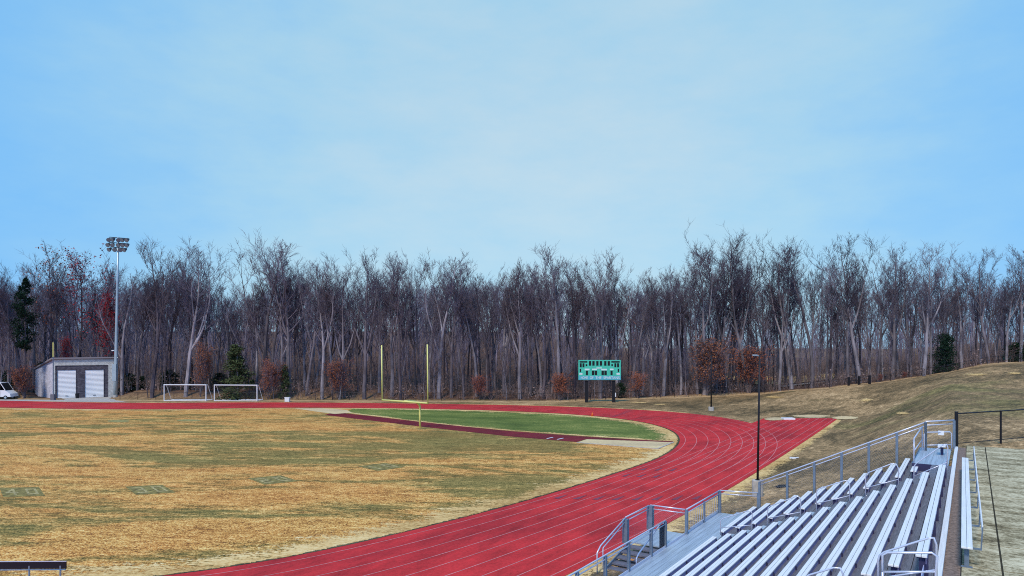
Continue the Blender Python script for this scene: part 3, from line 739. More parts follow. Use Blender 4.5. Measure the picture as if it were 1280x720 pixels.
def stadium_light():
    p = at(144.2, 497.5, 0); d = p.y; s = d / FPX
    o = empty('stadium_light', 'tall galvanised stadium light mast with three banks of floodlights beside the shed', 'floodlight mast', p)
    zt = hgt(296.5, d); lean = 3.6 * s
    b = MB(); b.tube([(lean * t, 0, zt * t) for t in (0, .15, .4, .7, 1)], [.33, .31, .25, .19, .13], 14); b.build('mast', M_GALV, o, True)
    b = MB(); b.bb(-.33, .33, -.40, -.2, 2.9, 5.7); b.build('ballast_box', M_GALV, o)
    b = MB(); b.tube([(0, 0, 0), (0, 0, .5)], .38, 14); b.build('footing', M_CONC, o)
    b = MB(); b.bb(-.6, -.2, -.1, .1, 7.9, 8.05); b.build('bracket', M_WHITE, o)
    rows = [(299.5, [137, 142.3, 149, 154.5, 160]), (306, [136.3, 142, 149.2, 154.5, 160]), (311.8, [138, 144.6, 151.5, 157])]
    for k, (py, xs) in enumerate(rows):
        z = hgt(py - 2.2, d); b = MB(); x0, x1 = (xs[0] - 144.2) * s, (xs[-1] - 144.2) * s
        b.bar((x0, 0, z + .12), (x1, .25, z - .10), .1, .12); arm = b.build('crossarm', M_LAMP, o)
        for j, x in enumerate(xs):
            lx = (x - 144.2) * s; rr = random.Random(k * 9 + j); az = rr.uniform(-.5, .5)
            f = MB(); dirv = Vector((math.sin(az), -math.cos(az), -.62)).normalized(); q = Vector((0, 0, 0))
            f.tube([q - dirv * .38, q - dirv * .22, q, q + dirv * .24, q + dirv * .28], [.12, .2, .27, .36, .37], 12)
            f.bar((0, 0, .1), (0, .1, .32), .06, .06)
            fo = f.build('floodlight', M_LAMP, arm, True, loc=(lx, -.18, z - .28 - .02 * j))
            g = MB(); g.tube([q + dirv * .281, q + dirv * .29], .34, 12); g.build('lens', M_LENS, fo)
stadium_light()
def short_pole():
    p = at(66.5, 500, 0); o = empty('flag_pole', 'slim pole with a yellow top standing in front of the left corner of the shed', 'pole', p)
    z = hgt(428, p.y); zm = hgt(446, p.y)
    b = MB(); b.tube([(0, 0, 0), (0, 0, zm)], .075, 10); b.build('pole', M_POST, o); b = MB(); b.tube([(0, 0, zm), (0, 0, z)], .085, 10); b.build('pole_top', M_YEL, o)
    b = MB(); b.bb(-.3, .3, -.3, .3, 0, .95); bevel(b.build('base_block', mat('grey base pad', (.16, .15, .17), .8), o), .04)
short_pole()

# ------------------------------------------------------------------ storage shed
def shed():
    p0 = at(69, 498.2, 0); q_ = (140.5 - 640) / FPX; w = (-q_ * p0.y + p0.x) / (-math.cos(R(25)) + q_ * math.sin(R(25))) ; p1 = p0 + Vector((math.cos(R(25)), math.sin(R(25)), 0)) * w; v_ = (p1 - p0); w = v_.length; rz = math.atan2(v_.y, v_.x)
    o = empty('storage_shed', 'pale block storage shed with sloping roof and two white roll-up doors', 'shed', p0, rz)
    def lean_back(b):
        b.v = [(x - .508 * max(0, y - .3), y, z) for x, y, z in b.v]; return b
    d = p0.y * .4 + p1.y * .6; hl = hgt(448.3, p0.y)
    # front facade: pale end piers and head band, dark block infield
    hb = hgt(456.5, d); H = hl
    dp_ = 7.9; back = .70 * H
    def X(px): return (px - 69) / (140.5 - 69) * w
    b = MB()
    b.bb(-.25, X(76) - 1.05 + .25, 0, .3, 0, H - .15)
    b.bb(X(135.3), w + .2, 0, .3, 0, H - .15)
    b.bb(X(76) - .80, X(135.3), .0, .3, hb, H - .15)
    b.build('front_wall', M_BLKL, o)
    b = MB(); dz = hgt(462.3, d)
    D = [(X(71.3), X(94.3)), (X(105.4), X(129.3))]
    xa, xb_ = X(76) - .80, X(135.3)
    b.bb(xa, D[0][0], .12, .3, 0, hb - .01); b.bb(D[0][1], D[1][0], .12, .3, 0, hb - .01); b.bb(D[1][1], xb_, .12, .3, 0, hb - .01)
    for q in D: b.bb(q[0], q[1], .12, .3, dz, hb - .01)
    b.build('block_infill', M_BLKD, o)
    # side and back walls with a falling roof line
    for s_, nm in ((-.25, 'side_wall'), (w + .05, 'side_wall')):
        g = MB(); x0, x1 = s_, s_ + .15
        A = [(x0, .31, 0), (x0, dp_, 0), (x0, dp_, back), (x0, .31, H - .2)]; B = [(x1, q[1], q[2]) for q in A]
        g.face(A); g.face(B[::-1])
        for i in range(4): g.face([A[i], A[(i + 1) % 4], B[(i + 1) % 4], B[i]])
        lean_back(g).build(nm, M_SIDE, o)
    g = MB(); g.bb(-.1, w + .05, dp_ - .2, dp_ - .01, 0, back - .05); lean_back(g).build('back_wall', M_SIDE, o)
    g = MB(); g.bb(-.08, w + .04, .31, dp_ - .25, .0, .05); lean_back(g).build('floor', M_CONC, o)
    g = MB(); A = [(-.45, -.35, H - .05), (w + .4, -.35, H + .02), (w + .4, dp_ + .25, back + .02), (-.45, dp_ + .25, back + .02)]
    for zz in (0, .22): g.face([(q[0], q[1], q[2] + zz) for q in A])
    for i in range(4): a, q = A[i], A[(i + 1) % 4]; g.face([a, q, (q[0], q[1], q[2] + .22), (a[0], a[1], a[2] + .22)])
    lean_back(g).build('roof', mat('roof trim', (.27, .25, .27), .7), o)
    for q in D:
        g = MB(); n = 22
        for i in range(n):
            za, zb_ = .02 + (dz - .02) * i / n, .02 + (dz - .02) * (i + 1) / n; zm = (za + zb_) / 2
            g.face([(q[0] + .02, .19, za), (q[1] - .02, .19, za), (q[1] - .02, .145, zm), (q[0] + .02, .145, zm)]); g.face([(q[0] + .02, .145, zm), (q[1] - .02, .145, zm), (q[1] - .02, .19, zb_), (q[0] + .02, .19, zb_)])
        dr = g.build('garage_door', M_WHITE, o)
        h = MB(); h.bb((q[0] + q[1]) / 2 - .2, (q[0] + q[1]) / 2 + .2, .08, .14, .35, .41); h.build('handle', M_BLACK, dr)
        f = MB(); f.bb(q[0] - .09, q[0] - .002, .06, .118, 0, dz + .05); f.bb(q[1] + .002, q[1] + .09, .06, .118, 0, dz + .05); f.bb(q[0] - .09, q[1] + .09, .055, .117, dz + .052, dz + .14); f.build('door_frame', M_BLKD, dr)
    # utility box on the side
    b = MB(); b.bb(-.42, -.26, 2.2, 2.8, 1.2, 2.2); b.build('meter_box', M_POST, o)
    # dark bin between the doors
    q = MB(); r_ = at(96.5, 497.9, 0); t = empty('waste_bin', 'small dark bin standing between the two white shed doors', 'bin', r_)
    q.tube([(0, 0, 0), (0, 0, .75)], [.24, .3], 14); q.build('bin_body', M_BLACK, t); q = MB(); q.tube([(0, 0, .75), (0, 0, .82)], .33, 14); q.build('lid', M_DARK, t)
shed()

# ------------------------------------------------------------------ goals
def soccer_goal(pl, pr, zt, label):
    a, b_ = at(*pl, 0), at(*pr, 0); v_ = b_ - a; w = v_.length; rz = math.atan2(v_.y, v_.x); h = hgt(zt, a.y); dd = 2.0
    o = empty('soccer_goal', label, 'goal', a, rz, 'soccer goals along the far side of the track')
    for x in (0, w):
        b = MB(); b.tube([(x, 0, 0), (x, 0, h)], .08, 10); b.build('goal_post', M_WHITE, o)
        s_ = MB(); s_.tube([(x, 0, h), (x, .55, h), (x, dd, .1), (x, 0, .08)], .045, 8); s_.build('side_frame', M_WHITE, o)
    b = MB(); b.tube([(-.06, 0, h), (w + .06, 0, h)], .08, 10); b.build('crossbar', M_WHITE, o)
    b = MB(); b.tube([(0, dd, .08), (w, dd, .08)], .06, 8); b.tube([(0, -.02, .05), (w, -.02, .05)], .05, 8); b.build('ground_bar', M_WHITE, o)
    n = MB(); n.face([(0, .55, h), (w, .55, h), (w, dd, .08), (0, dd, .08)], [(0, 0), (w, 0), (w, h), (0, h)]); n.face([(0, 0, h), (w, 0, h), (w, .55, h), (0, .55, h)], [(0, 0), (w, 0), (w, .55), (0, .55)])
    for x in (0, w): n.face([(x, 0, 0), (x, dd, 0), (x, .55, h), (x, 0, h)], [(0, 0), (dd, 0), (.55, h), (0, h)])
    n.build('net', M_NET, o)
soccer_goal((205.2, 501.2), (257.5, 501.5), 481, 'white soccer goal, nearer the floodlight mast of the pair beyond the track')
soccer_goal((268, 501.2), (321.3, 501.6), 481.3, 'white soccer goal, the one of the pair closer to the yellow goalpost')
def goalpost():
    p = at(525, 534.3, 0); d = p.y
    # uprights stand over the end line, nearer the field than the base
    lx, rx = (477.8 - 640) / FPX, (534.8 - 640) / FPX
    dl = d * 1.035; dr = d * .93
    zc = 3.15
    dl = (EYE - zc) / ((500 - HY) / FPX); dr = (EYE - zc) / ((504 - HY) / FPX)
    Lp, Rp = Vector((lx * dl, dl, zc)), Vector((rx * dr, dr, zc)); c = (Lp + Rp) / 2
    o = empty('football_goalpost', 'yellow gooseneck football goalpost with two tall uprights', 'goalpost', p)
    Lp -= p; Rp -= p; c -= p
    b = MB(); b.tube([Lp, Rp], .085, 12); b.build('crossbar', M_YEL, o, True)
    for q, py, lean in ((Lp, 431.5, -.06), (Rp, 430.5, -.05)):
        zt = hgt(py, q.y + p.y) - p.z; b = MB(); b.tube([q - Vector((0, 0, .1)), (q.x + lean, q.y, zt)], .065, 10); b.build('upright', M_YEL, o, True)
    b = MB(); t = Vector((0, 0, 0)); z1 = Vector((0, 0, 1.6))
    P = [t, z1, Vector((0, 0, 2.1))] + [Vector((c.x * (1 - math.cos(a)), c.y * (1 - math.cos(a)), 2.1 + (c.z - 2.1) * math.sin(a))) for a in np.linspace(.2, math.pi / 2, 9)]
    b.tube(P, .115, 14); b.build('gooseneck', M_YEL, o, True)
goalpost()

# ------------------------------------------------------------------ scoreboard
def scoreboard():
    a = at(733.5, 503.2); b_ = at(767.5, 505.2); d = a.y; s = d / FPX
    o = empty('scoreboard', 'teal football scoreboard with black digit windows on two dark posts', 'scoreboard', a, 0)
    s = a.y / FPX
    def Z(py): return hgt(py, a.y) - a.z
    def X(px): return (px - 733.5) * s
    for q, px in ((Vector((0, 0, 0)), 733.5), (Vector((X(767.5), 0, b_.z - a.z - .1)), 767.5)):
        b = MB(); b.bb(-.24, .24, -.1, .25, -.6 if px < 740 else -.45, Z(476)); b.build('post', M_BLACK, o, loc=(X(px), .25, 0))
    b = MB(); b.bb(X(723), X(776), -.12, .14, Z(475), Z(450)); bevel(b.build('panel', M_TEAL, o), .03)
    b = MB(); b.bb(X(723.2), X(775.8), -.135, -.122, Z(474.6), Z(469.8)); strip_ = b.build('name_strip', M_LBLUE, o)
    def text(t, px, py, h, m, par):
        c = bpy.data.curves.new('lettering', 'FONT'); c.body = t; c.size = 1; c.align_x = 'CENTER'; c.align_y = 'CENTER'
        to = bpy.data.objects.new('lettering', c); S.collection.objects.link(to); bpy.context.view_layer.update()
        me = bpy.data.meshes.new_from_object(to.evaluated_get(bpy.context.evaluated_depsgraph_get())); bpy.data.objects.remove(to)
        w_ = max(v.co.x for v in me.vertices) - min(v.co.x for v in me.vertices); hh = max(v.co.y for v in me.vertices) - min(v.co.y for v in me.vertices)
        sx, sz = h[0] * s / w_, h[1] * s / hh
        for v in me.vertices: v.co = (v.co.x * sx, 0, v.co.y * sz)
        me.materials.clear(); me.materials.append(m); ob = bpy.data.objects.new('lettering', me); S.collection.objects.link(ob); ob.parent = par; ob.location = (X(px), -.15, Z(py)); return ob
    for tx, px, w_ in (('HOME', 730.3, 8.5), ('OF', 739.4, 4.4), ('THE', 748.0, 7.5), ('SPARTANS', 764.3, 20)): text(tx, px, 472.3, (w_, 3.3), M_WHITE, strip_)
    win = [(724.4, 734, 451.4, 453.2), (764, 774.4, 451.4, 453.2)]
    for px in (737.4, 741.7, 746.6, 751, 756.5, 760.8): win.append((px - 1.4, px + 1.4, 451.3, 457))
    for px in (725.8, 729.2, 769, 772.4): win.append((px - 1.2, px + 1.2, 454, 459))
    for px in (733, 765): win.append((px - 1, px + 1, 455.2, 457.6))
    for px in (725.4, 772.8): win.append((px - .8, px + .8, 461, 465))
    for px in (733.5, 764.3): win.append((px - 1.3, px + 1.3, 463.4, 468.8))
    for px in (741.2, 744.8, 753.2, 756.8): win.append((px - 1.5, px + 1.5, 463.4, 468.8))
    for x0, x1, y0, y1 in win:
        b = MB(); b.bb(X(x0), X(x1), -.14, -.122, Z(y1), Z(y0)); b.build('digit_window', M_DARK, o)
    for x0, x1, y0, y1 in ((730.8, 736.8, 460.8, 462.8), (740, 746, 460.8, 462.6), (751.5, 758.5, 461, 462.9), (762.2, 766.8, 460.8, 462.6), (745.5, 752, 459.3, 460.6), (724, 728, 466.4, 468.4), (770.5, 774.6, 466.4, 468.4)):
        b = MB(); b.bb(X(x0), X(x1), -.138, -.122, Z(y1), Z(y0)); b.build('caption_strip', mat('caption strip', (.72, .85, .86), .5), o)
    b = MB(); b.bb(X(769), X(770), .0, .2, Z(496), Z(491)); b.build('junction_box', M_WHITE, o)
scoreboard()

# ------------------------------------------------------------------ fences
def back_fence():
    o = empty('boundary_fence', 'low dark chain link fence running along the foot of the wood and up the bank', 'fence')
    P = resample(fence_pts, 2.7); P = [Vector((p.x, p.y, T(p.x, p.y))) for p in P]
    P = [p for p in P]
    pm = MB(); pm.tube([(0, 0, -.2), (0, 0, 1.22)], .04, 6); me = pm.mesh('post', M_BLACK)
    vis = P[:96]
    for p in vis:
        q = bpy.data.objects.new('post', me); S.collection.objects.link(q); q.parent = o; q.location = p
    b = MB(); b.tube([p + Vector((0, 0, 1.2)) for p in P], .026, 5); b.build('rail', M_BLACK, o)
    c = MB()
    for a, z_ in zip(P, P[1:]):
        l_ = (z_ - a).length; c.face([a + Vector((0, 0, .03)), z_ + Vector((0, 0, .03)), z_ + Vector((0, 0, 1.18)), a + Vector((0, 0, 1.18))], [(0, 0), (l_, 0), (l_, 1.15), (0, 1.15)])
    c.build('chain_link_panel', link_mesh_material('far chain link', (.05, .045, .05), .09, .07), o)
back_fence()
def shed_fence():
    o = empty('boundary_fence', 'dark wire fence between the parked white cart and the shed', 'fence')
    P = [at(-40, 494.8), at(-5, 494.2), at(18, 493.5), at(27, 493.2), at(35, 493), at(42, 492.8)]
    for p in P: b = MB(); b.tube([(0, 0, -.1), (0, 0, 1.45)], .05, 6); b.build('post', M_BLACK, o, loc=p)
    b = MB(); b.tube([p + Vector((0, 0, 1.42)) for p in P], .03, 5); b.tube([p + Vector((0, 0, .1)) for p in P], .03, 5); b.build('rail', M_BLACK, o)
    c = MB()
    for a, z_ in zip(P, P[1:]):
        l_ = (z_ - a).length; c.face([a, z_, z_ + Vector((0, 0, 1.4)), a + Vector((0, 0, 1.4))], [(0, 0), (l_, 0), (l_, 1.4), (0, 1.4)])
    c.build('chain_link_panel', MATS['far chain link'], o)
shed_fence()
def bank_gate():
    a, b_ = at(1061, 482), at(1087, 480); m_ = at(1074, 481)
    o = empty('gate', 'short dark gate with three posts in the fence on the bank', 'gate', a)
    for p in (a, m_, b_): q = MB(); q.bb(-.17, .17, -.12, .12, -.2, 1.45); q.build('post', M_BLACK, o, loc=p - a)
    q = MB()
    for h in (.25, .75): q.bar(Vector((0, 0, h)), b_ - a + Vector((0, 0, h)), .05, .08)
    q.build('rail', M_BLACK, o)
bank_gate()

# ------------------------------------------------------------------ small things
def team_bench():
    z = 0; a = at(-36, 731, 0); b_ = at(82, 733, 0)
    d = (EYE - .9) / ((703.5 - HY) / FPX); x1 = (82 - 640) * d / FPX; x0 = x1 - 4.2
    o = empty('team_bench', 'dark blue backed aluminium team bench on the near side of the field', 'bench', (x0, d, 0), R(.8))
    w = x1 - x0
    b = MB(); b.bb(0, w, -.03, .01, .67, .93); bevel(b.build('backrest', mat('dark backrest plank', (.008, .008, .014), .6), o), .008)
    b = MB(); b.bb(0, w, -.035, .015, .931, .945); b.build('backrest_cap', M_RAIL, o)
    b = MB(); b.bb(.05, w - .12, -.42, -.14, .34, .38); bevel(b.build('seat', M_SEAT, o), .008)
    b = MB(); b.bb(0, w, -.055, -.032, .63, .665); b.build('blue_rail', mat('blue rail', (.10, .22, .36), .4), o)
    for x in (.15, w * .37, w * .68, w - .22):
        g = MB(); g.bar((x, .0, .92), (x + .02, -.05, .02), .045, .045); g.bar((x, -.38, .34), (x, -.40, .02), .045, .045); g.bar((x, .0, .33), (x, -.40, .33), .045, .03); g.build('leg', M_POST, o)
team_bench()
def cart():
    p = at(-15, 499.6, 0)
    o = empty('utility_truck', 'white truck cut off by the left edge of the photo beside the track', 'truck', p, R(2))
    s = p.y / FPX
    def X(px): return (px + 6) * s
    zt = hgt(478.3, p.y); zm = hgt(488, p.y)
    w = 1.9
    # cab with a raked windscreen on the right end
    b = MB(); A = [(X(-32), 0, .45), (X(21.5), 0, .45), (X(20.8), 0, .95), (X(14.5), 0, zm), (X(-32), 0, zm)]; B = [(q[0], w, q[2]) for q in A]
    b.face(A); b.face(B[::-1])
    for i in range(5): b.face([A[i], A[(i + 1) % 5], B[(i + 1) % 5], B[i]])
    b.build('body', M_WHITE, o)
    b = MB(); b.bb(X(-28), X(9), .0, w, zt - .12, zt); bevel(b.build('roof', M_WHITE, o), .04)
    b = MB()
    for y in (.04, w - .04):
        b.bar((X(9), y, zt - .1), (X(14.8), y, zm), .07, .09); b.bar((X(-8), y, zt - .1), (X(-8), y, zm), .07, .08); b.bar((X(-26), y, zt - .1), (X(-26), y, zm), .07, .08)
    b.build('cab_frame', M_WHITE, o)
    b = MB(); b.bb(X(-27.5), X(8.5), .07, .09, zm, zt - .12); b.bb(X(-27.5), X(8.5), w - .09, w - .07, zm, zt - .12); b.build('side_window', M_DARK, o)
    b = MB(); b.face([(X(9.3), .1, zt - .12), (X(9.3), w - .1, zt - .12), (X(15), w - .1, zm), (X(15), .1, zm)]); b.face([(X(9.2) , .1, zt - .14), (X(14.9), .1, zm - .02), (X(14.9), w - .1, zm - .02), (X(9.2), w - .1, zt - .14)]); b.build('windscreen', M_DARK, o)
    b = MB(); b.bb(X(-14), X(8.8), -.02, .0, .5, zm - .12); b.build('door', mat('dark blue door panel', (.012, .012, .035), .3), o)
    for x in (X(15.2), X(-24)):
        for y in (.12, w - .12):
            t = MB(); t.tube([(x, y - .13, .34), (x, y + .13, .34)], .34, 20); wh = t.build('wheel', M_BLACK, o); h = MB(); h.tube([(x, y - .15, .34), (x, y + .15, .34)], .18, 14); h.build('rim', M_GALV, wh)
cart()
def box_thing(name, label, cat, px, py, w, d_, h, m, lid=None):
    p = at(px, py); o = empty(name, label, cat, p); b = MB(); b.bb(-w / 2, w / 2, -d_ / 2, d_ / 2, -.02, h); bevel(b.build('body', m, o), .04)
    b = MB(); b.bb(-w / 2 - .04, w / 2 + .04, -d_ / 2 - .04, d_ / 2 + .04, h, h + .07); bevel(b.build('lid', lid or m, o), .02)
box_thing('storage_box', 'small white box on the far verge right of the soccer goals', 'box', 359.3, 502, .72, .6, .62, M_WHITE)
box_thing('utility_box', 'small green utility box on the crest of the bank at far right', 'box', 1259, 450.5, .9, .8, .8, mat('green utility paint', (.06, .2, .14), .5))
def flat_block():
    p = at(985, 524.6, 0); o = tag(MB().build('foam_mat', None), 'white block lying across the end of the red sprint chute', 'mat'); o.location = p
    b = MB(); b.bb(-.68, .68, -.5, .5, 0, .22); o.data = b.mesh('foam_mat', M_WHITE); bevel(o, .03)
flat_block()
def drain():
    p = at(991, 573); b = MB(); b.tube([(0, 0, -.1), (.02, 0, .07)], .26, 12); b.box((.1, -.12, .08), (.3, .1, .02)); o = tag(b.build('drain_cover', M_WHITE), 'small white drain cover in the grass of the bank below the side rail', 'drain cover'); o.location = p
    p = at(979, 609); b = MB(); b.box((0, 0, .03), (.42, .16, .035)); b.box((.12, .35, .05), (.3, .06, .03)); o = tag(b.build('drain_grate', M_DARK), 'dark flat grate in the grass just right of the lamp post base', 'drain grate'); o.location = p
drain()
def cone():
    p = at(740.3, 520.3, 0); o = empty('traffic_cone', 'tiny orange cone on the inner edge of the far bend', 'cone', p)
    mo = mat('orange cone plastic', (.85, .16, .03), .4); b = MB(); b.tube([(0, 0, .03), (0, 0, .5)], [.15, .03], 14); b.build('cone_body', mo, o, True); b = MB(); b.bb(-.2, .2, -.2, .2, 0, .03); b.build('foot', mo, o)
cone()
def leaf():
    b = MB(); rr = random.Random(2); P = []
    for i in range(14):
        a = 2 * math.pi * i / 14; r_ = .17 if i % 2 else .09; P.append((math.cos(a) * r_, math.sin(a) * r_, .01 * rr.random() + (.025 if i % 2 else 0)))
    for i in range(14): b.face([(0, 0, 0), P[i], P[(i + 1) % 14]])
    o = tag(b.build('fallen_leaf', mat('orange leaf', (.62, .26, .05), .7)), 'orange leaf lying on a tread of the metal stair', 'leaf'); o.location = L(25.0, 11.15, .30)
leaf()

# ------------------------------------------------------------------ trees
def bend(rng, p, d, length, n, wob, lift):
    P = [p.copy()]; d = d.copy()
    for i in range(n):
        d = (d + Vector((rng.gauss(0, wob), rng.gauss(0, wob), rng.gauss(0, wob * .6) + lift))).normalized(); p = p + d * (length / n); P.append(p.copy())
    return P, d
def side_dir(rng, t, ang):
    up = Vector((0, 0, 1)) if abs(t.z) < .9 else Vector((1, 0, 0)); x = t.cross(up).normalized(); y = x.cross(t); a = rng.uniform(0, 2 * math.pi)
    return (t * math.cos(ang) + (x * math.cos(a) + y * math.sin(a)) * math.sin(ang)).normalized()
def tree_meshes(seed, H, base=.42, spread=.2, fork=0, nprim=22, dens=1.0, r0=.20, twig=.022, leaves=None, low=0):
    """returns trunk mesh builder, branch mesh builder, leaf mesh builder"""
    rng = random.Random(seed); tk, br, lf = MB(), MB(), MB()
    P, _ = bend(rng, Vector((0, 0, -.3)), Vector((rng.gauss(0, .02), rng.gauss(0, .02), 1)).normalized(), H * .93, 12, .035, .06)
    rad = [r0 * (1 - .88 * (i / 12) ** 1.1) for i in range(13)]; tk.tube(P, rad, 7)
    stems = [(P, rad)]
    for k in range(fork):
        i = rng.randint(4, 7) if base > .1 else rng.randint(0, 3); d = side_dir(rng, (P[i + 1] - P[i]).normalized(), rng.uniform(.35, .55)); Q, _ = bend(rng, P[i], d, H * (.93 - i / 12) * rng.uniform(.8, 1.0), 8, .07, .24)
        rr = [rad[i] * .7 * (1 - .85 * j / 8) for j in range(9)]; tk.tube(Q, rr, 6); stems.append((Q, rr))
    def leafs(p, n, sz):
        for _ in range(n):
            c = p + Vector((rng.gauss(0, .22), rng.gauss(0, .22), rng.gauss(0, .18))); a = Vector((rng.gauss(0, 1), rng.gauss(0, 1), rng.gauss(0, 1))).normalized() * sz; b_ = a.cross(Vector((rng.gauss(0, 1), rng.gauss(0, 1), rng.gauss(0, 1)))).normalized() * sz * .7
            lf.face([c - a, c + b_, c + a, c - b_])
    for si, (St, rr) in enumerate(stems):
        n = int((nprim if si == 0 else nprim * .55)); ln = len(St) - 1
        for k in range(n):
            t = (base if si == 0 else .2) + (1 - (base if si == 0 else .2)) * ((k + rng.random()) / n) ** .9
            if low and rng.random() < low: t = rng.uniform(.12, base)
            f = t * ln; i = min(ln - 1, int(f)); p = St[i].lerp(St[i + 1], f - i); tdir = (St[i + 1] - St[i]).normalized()
            top = (t - base) / (1 - base) if si == 0 else .5
            Lb = H * spread * rng.uniform(.6, 1.15) * (1.12 - .52 * max(0, top) ** 2) * (.55 if t < base else 1)
            B, bd_ = bend(rng, p, side_dir(rng, tdir, rng.uniform(.55, 1.0)), Lb, 6, .06, .20); r1 = max(.032, rr[i] * .46)
            rb = [r1 * (1 - .8 * j / 6) for j in range(7)]; br.tube(B, rb, 5, False)
            n2 = int(rng.uniform(5, 8) * dens)
            for _ in range(n2):
                g = rng.uniform(.2, 1) * 6; j = min(5, int(g)); q = B[j].lerp(B[j + 1], g - j); L2 = Lb * rng.uniform(.28, .5)
                C, _c = bend(rng, q, side_dir(rng, (B[j + 1] - B[j]).normalized(), rng.uniform(.45, .95)), L2, 4, .09, .20); r2 = max(.019, rb[j] * .5)
                br.tube(C, [r2, r2 * .8, r2 * .65, r2 * .5, r2 * .3], 3, False)
                for _ in range(int(rng.uniform(4, 8) * dens)):
                    g = rng.uniform(.15, 1) * 4; j2 = min(3, int(g)); q2 = C[j2].lerp(C[j2 + 1], g - j2); L3 = L2 * rng.uniform(.3, .6)
                    Dd, _d = bend(rng, q2, side_dir(rng, (C[j2 + 1] - C[j2]).normalized(), rng.uniform(.4, .9)), L3, 2, .12, .08)
                    br.tube(Dd, [twig * .6, twig * .5, twig * .25], 3, False)
                    if leaves and rng.random() < leaves[0]: leafs(Dd[-1], leaves[1], leaves[2])
    return tk, br, lf
PROTO = []
def proto(seed, H, **k):
    bark = k.pop('bark', M_BARK); leafm = k.pop('leafm', None)
    tk, br, lf = tree_meshes(seed, H, **k)
    return (tk.mesh('trunk', bark), br.mesh('crown', M_TWIG), lf.mesh('leaves', leafm) if leafm and lf.f else None, H)
def plant_tree(pr, name, label, loc, h, rz, group=None, sx=1.0, cat='tree'):
    o = empty(name, label, cat, loc, rz, group); s = h / pr[3]; o.scale = (s * sx, s * sx, s)
    for me, nm in ((pr[0], 'trunk'), (pr[1], 'crown')):
        q = bpy.data.objects.new(nm, me); S.collection.objects.link(q); q.parent = o
    if pr[2]: q2 = bpy.data.objects.new('leaves', pr[2]); S.collection.objects.link(q2); q2.parent = q
    return o
TALL = [proto(s, 24, base=b, spread=sp, fork=f, nprim=n, r0=.28, twig=.026, dens=1.15) for s, b, sp, f, n in ((1, .50, .19, 2, 18), (2, .56, .17, 1, 22), (3, .46, .20, 3, 16), (4, .58, .17, 2, 17), (5, .52, .20, 3, 15), (6, .62, .18, 1, 20), (7, .45, .175, 2, 21))]
WIDE = [proto(s, 26, base=.36, spread=.20, fork=3, nprim=20, r0=.26, dens=1.0) for s in (21, 22)]
SLIM = [proto(s, 13, base=.3, spread=.2, fork=1, nprim=18, r0=.09, twig=.02, dens=.85) for s in (31, 32, 33)]
LEAFY = [proto(41, 20, base=.3, spread=.2, fork=2, nprim=20, r0=.17, leaves=(.30, 2, .12), leafm=M_LRED, low=.1), proto(42, 9, base=.06, spread=.34, fork=5, nprim=26, r0=.08, leaves=(.45, 3, .10), leafm=M_LBRN), proto(43, 13, base=.2, spread=.24, fork=2, nprim=22, r0=.12, leaves=(.6, 3, .12), leafm=M_LRED), proto(44, 22, base=.38, spread=.2, fork=2, nprim=20, r0=.2, leaves=(.16, 2, .13), leafm=M_LBRN)]
PALE = [proto(51, 11, base=.28, spread=.24, fork=2, nprim=18, r0=.13, bark=M_BIRCH), proto(52, 23, base=.5, spread=.17, fork=1, nprim=20, r0=.2, bark=M_BIRCH)]
def evergreen(seed, H, rx, m, shape='cone', n=2600, sz=.16, bare=.0):
    rng = random.Random(seed); tk, br, lf = MB(), MB(), MB()
    P = [Vector((rng.gauss(0, .1) * (i > 0), rng.gauss(0, .1) * (i > 0), H * i / 8 - .2)) for i in range(9)]; tk.tube(P, [H * .012 * (1 - .8 * i / 8) + .03 for i in range(9)], 7)
    nb = 46
    for k in range(nb):
        t = bare + (1 - bare) * (k + rng.random()) / nb; z = H * t * .98
        if shape == 'cone': R_ = rx * (1 - ((t - bare) / (1 - bare))) ** .8 * rng.uniform(.6, 1.15) + .2
        elif shape == 'pine': R_ = rx * (math.sin(math.pi * min(1, (t - bare) / (1 - bare) * .85 + .15)) ** .7) * rng.uniform(.5, 1.2)
        else: R_ = rx * math.sqrt(max(.05, 1 - (t * 1.05 - .4) ** 2 / .42)) * rng.uniform(.7, 1.1)
        a = rng.uniform(0, 2 * math.pi); e_ = Vector((math.cos(a) * R_, math.sin(a) * R_, rng.uniform(-.15, .25) * R_)); b0 = Vector((0, 0, z)); br.tube([b0, b0 + e_ * .55 + Vector((0, 0, .1)), b0 + e_], [.04, .025, .01], 4, False)
        for _ in range(n // nb):
            u = rng.random() ** .6; c = b0 + e_ * u + Vector((rng.gauss(0, 1), rng.gauss(0, 1), rng.gauss(0, .7))) * (.16 + R_ * .13)
            A = Vector((rng.gauss(0, 1), rng.gauss(0, 1), rng.gauss(0, .6))).normalized() * sz * rng.uniform(.6, 1.5); B = A.cross(Vector((rng.gauss(0, 1), rng.gauss(0, 1), rng.gauss(0, 1)))).normalized() * sz * .5; lf.face([c - A, c + B, c + A, c - B])
    return (tk.mesh('trunk', M_BARK), br.mesh('crown', M_TWIG), lf.mesh('leaves', m), H)
PINE = evergreen(61, 20, 2.3, M_LEVG, 'pine', 4600, .20, .40)
CEDAR = evergreen(62, 8, 1.9, M_LOLV, 'cone', 5200, .14)
HOLLY = [evergreen(s, 5, 2.1, M_LEVG, 'ball', 4200, .14) for s in (63, 64)]

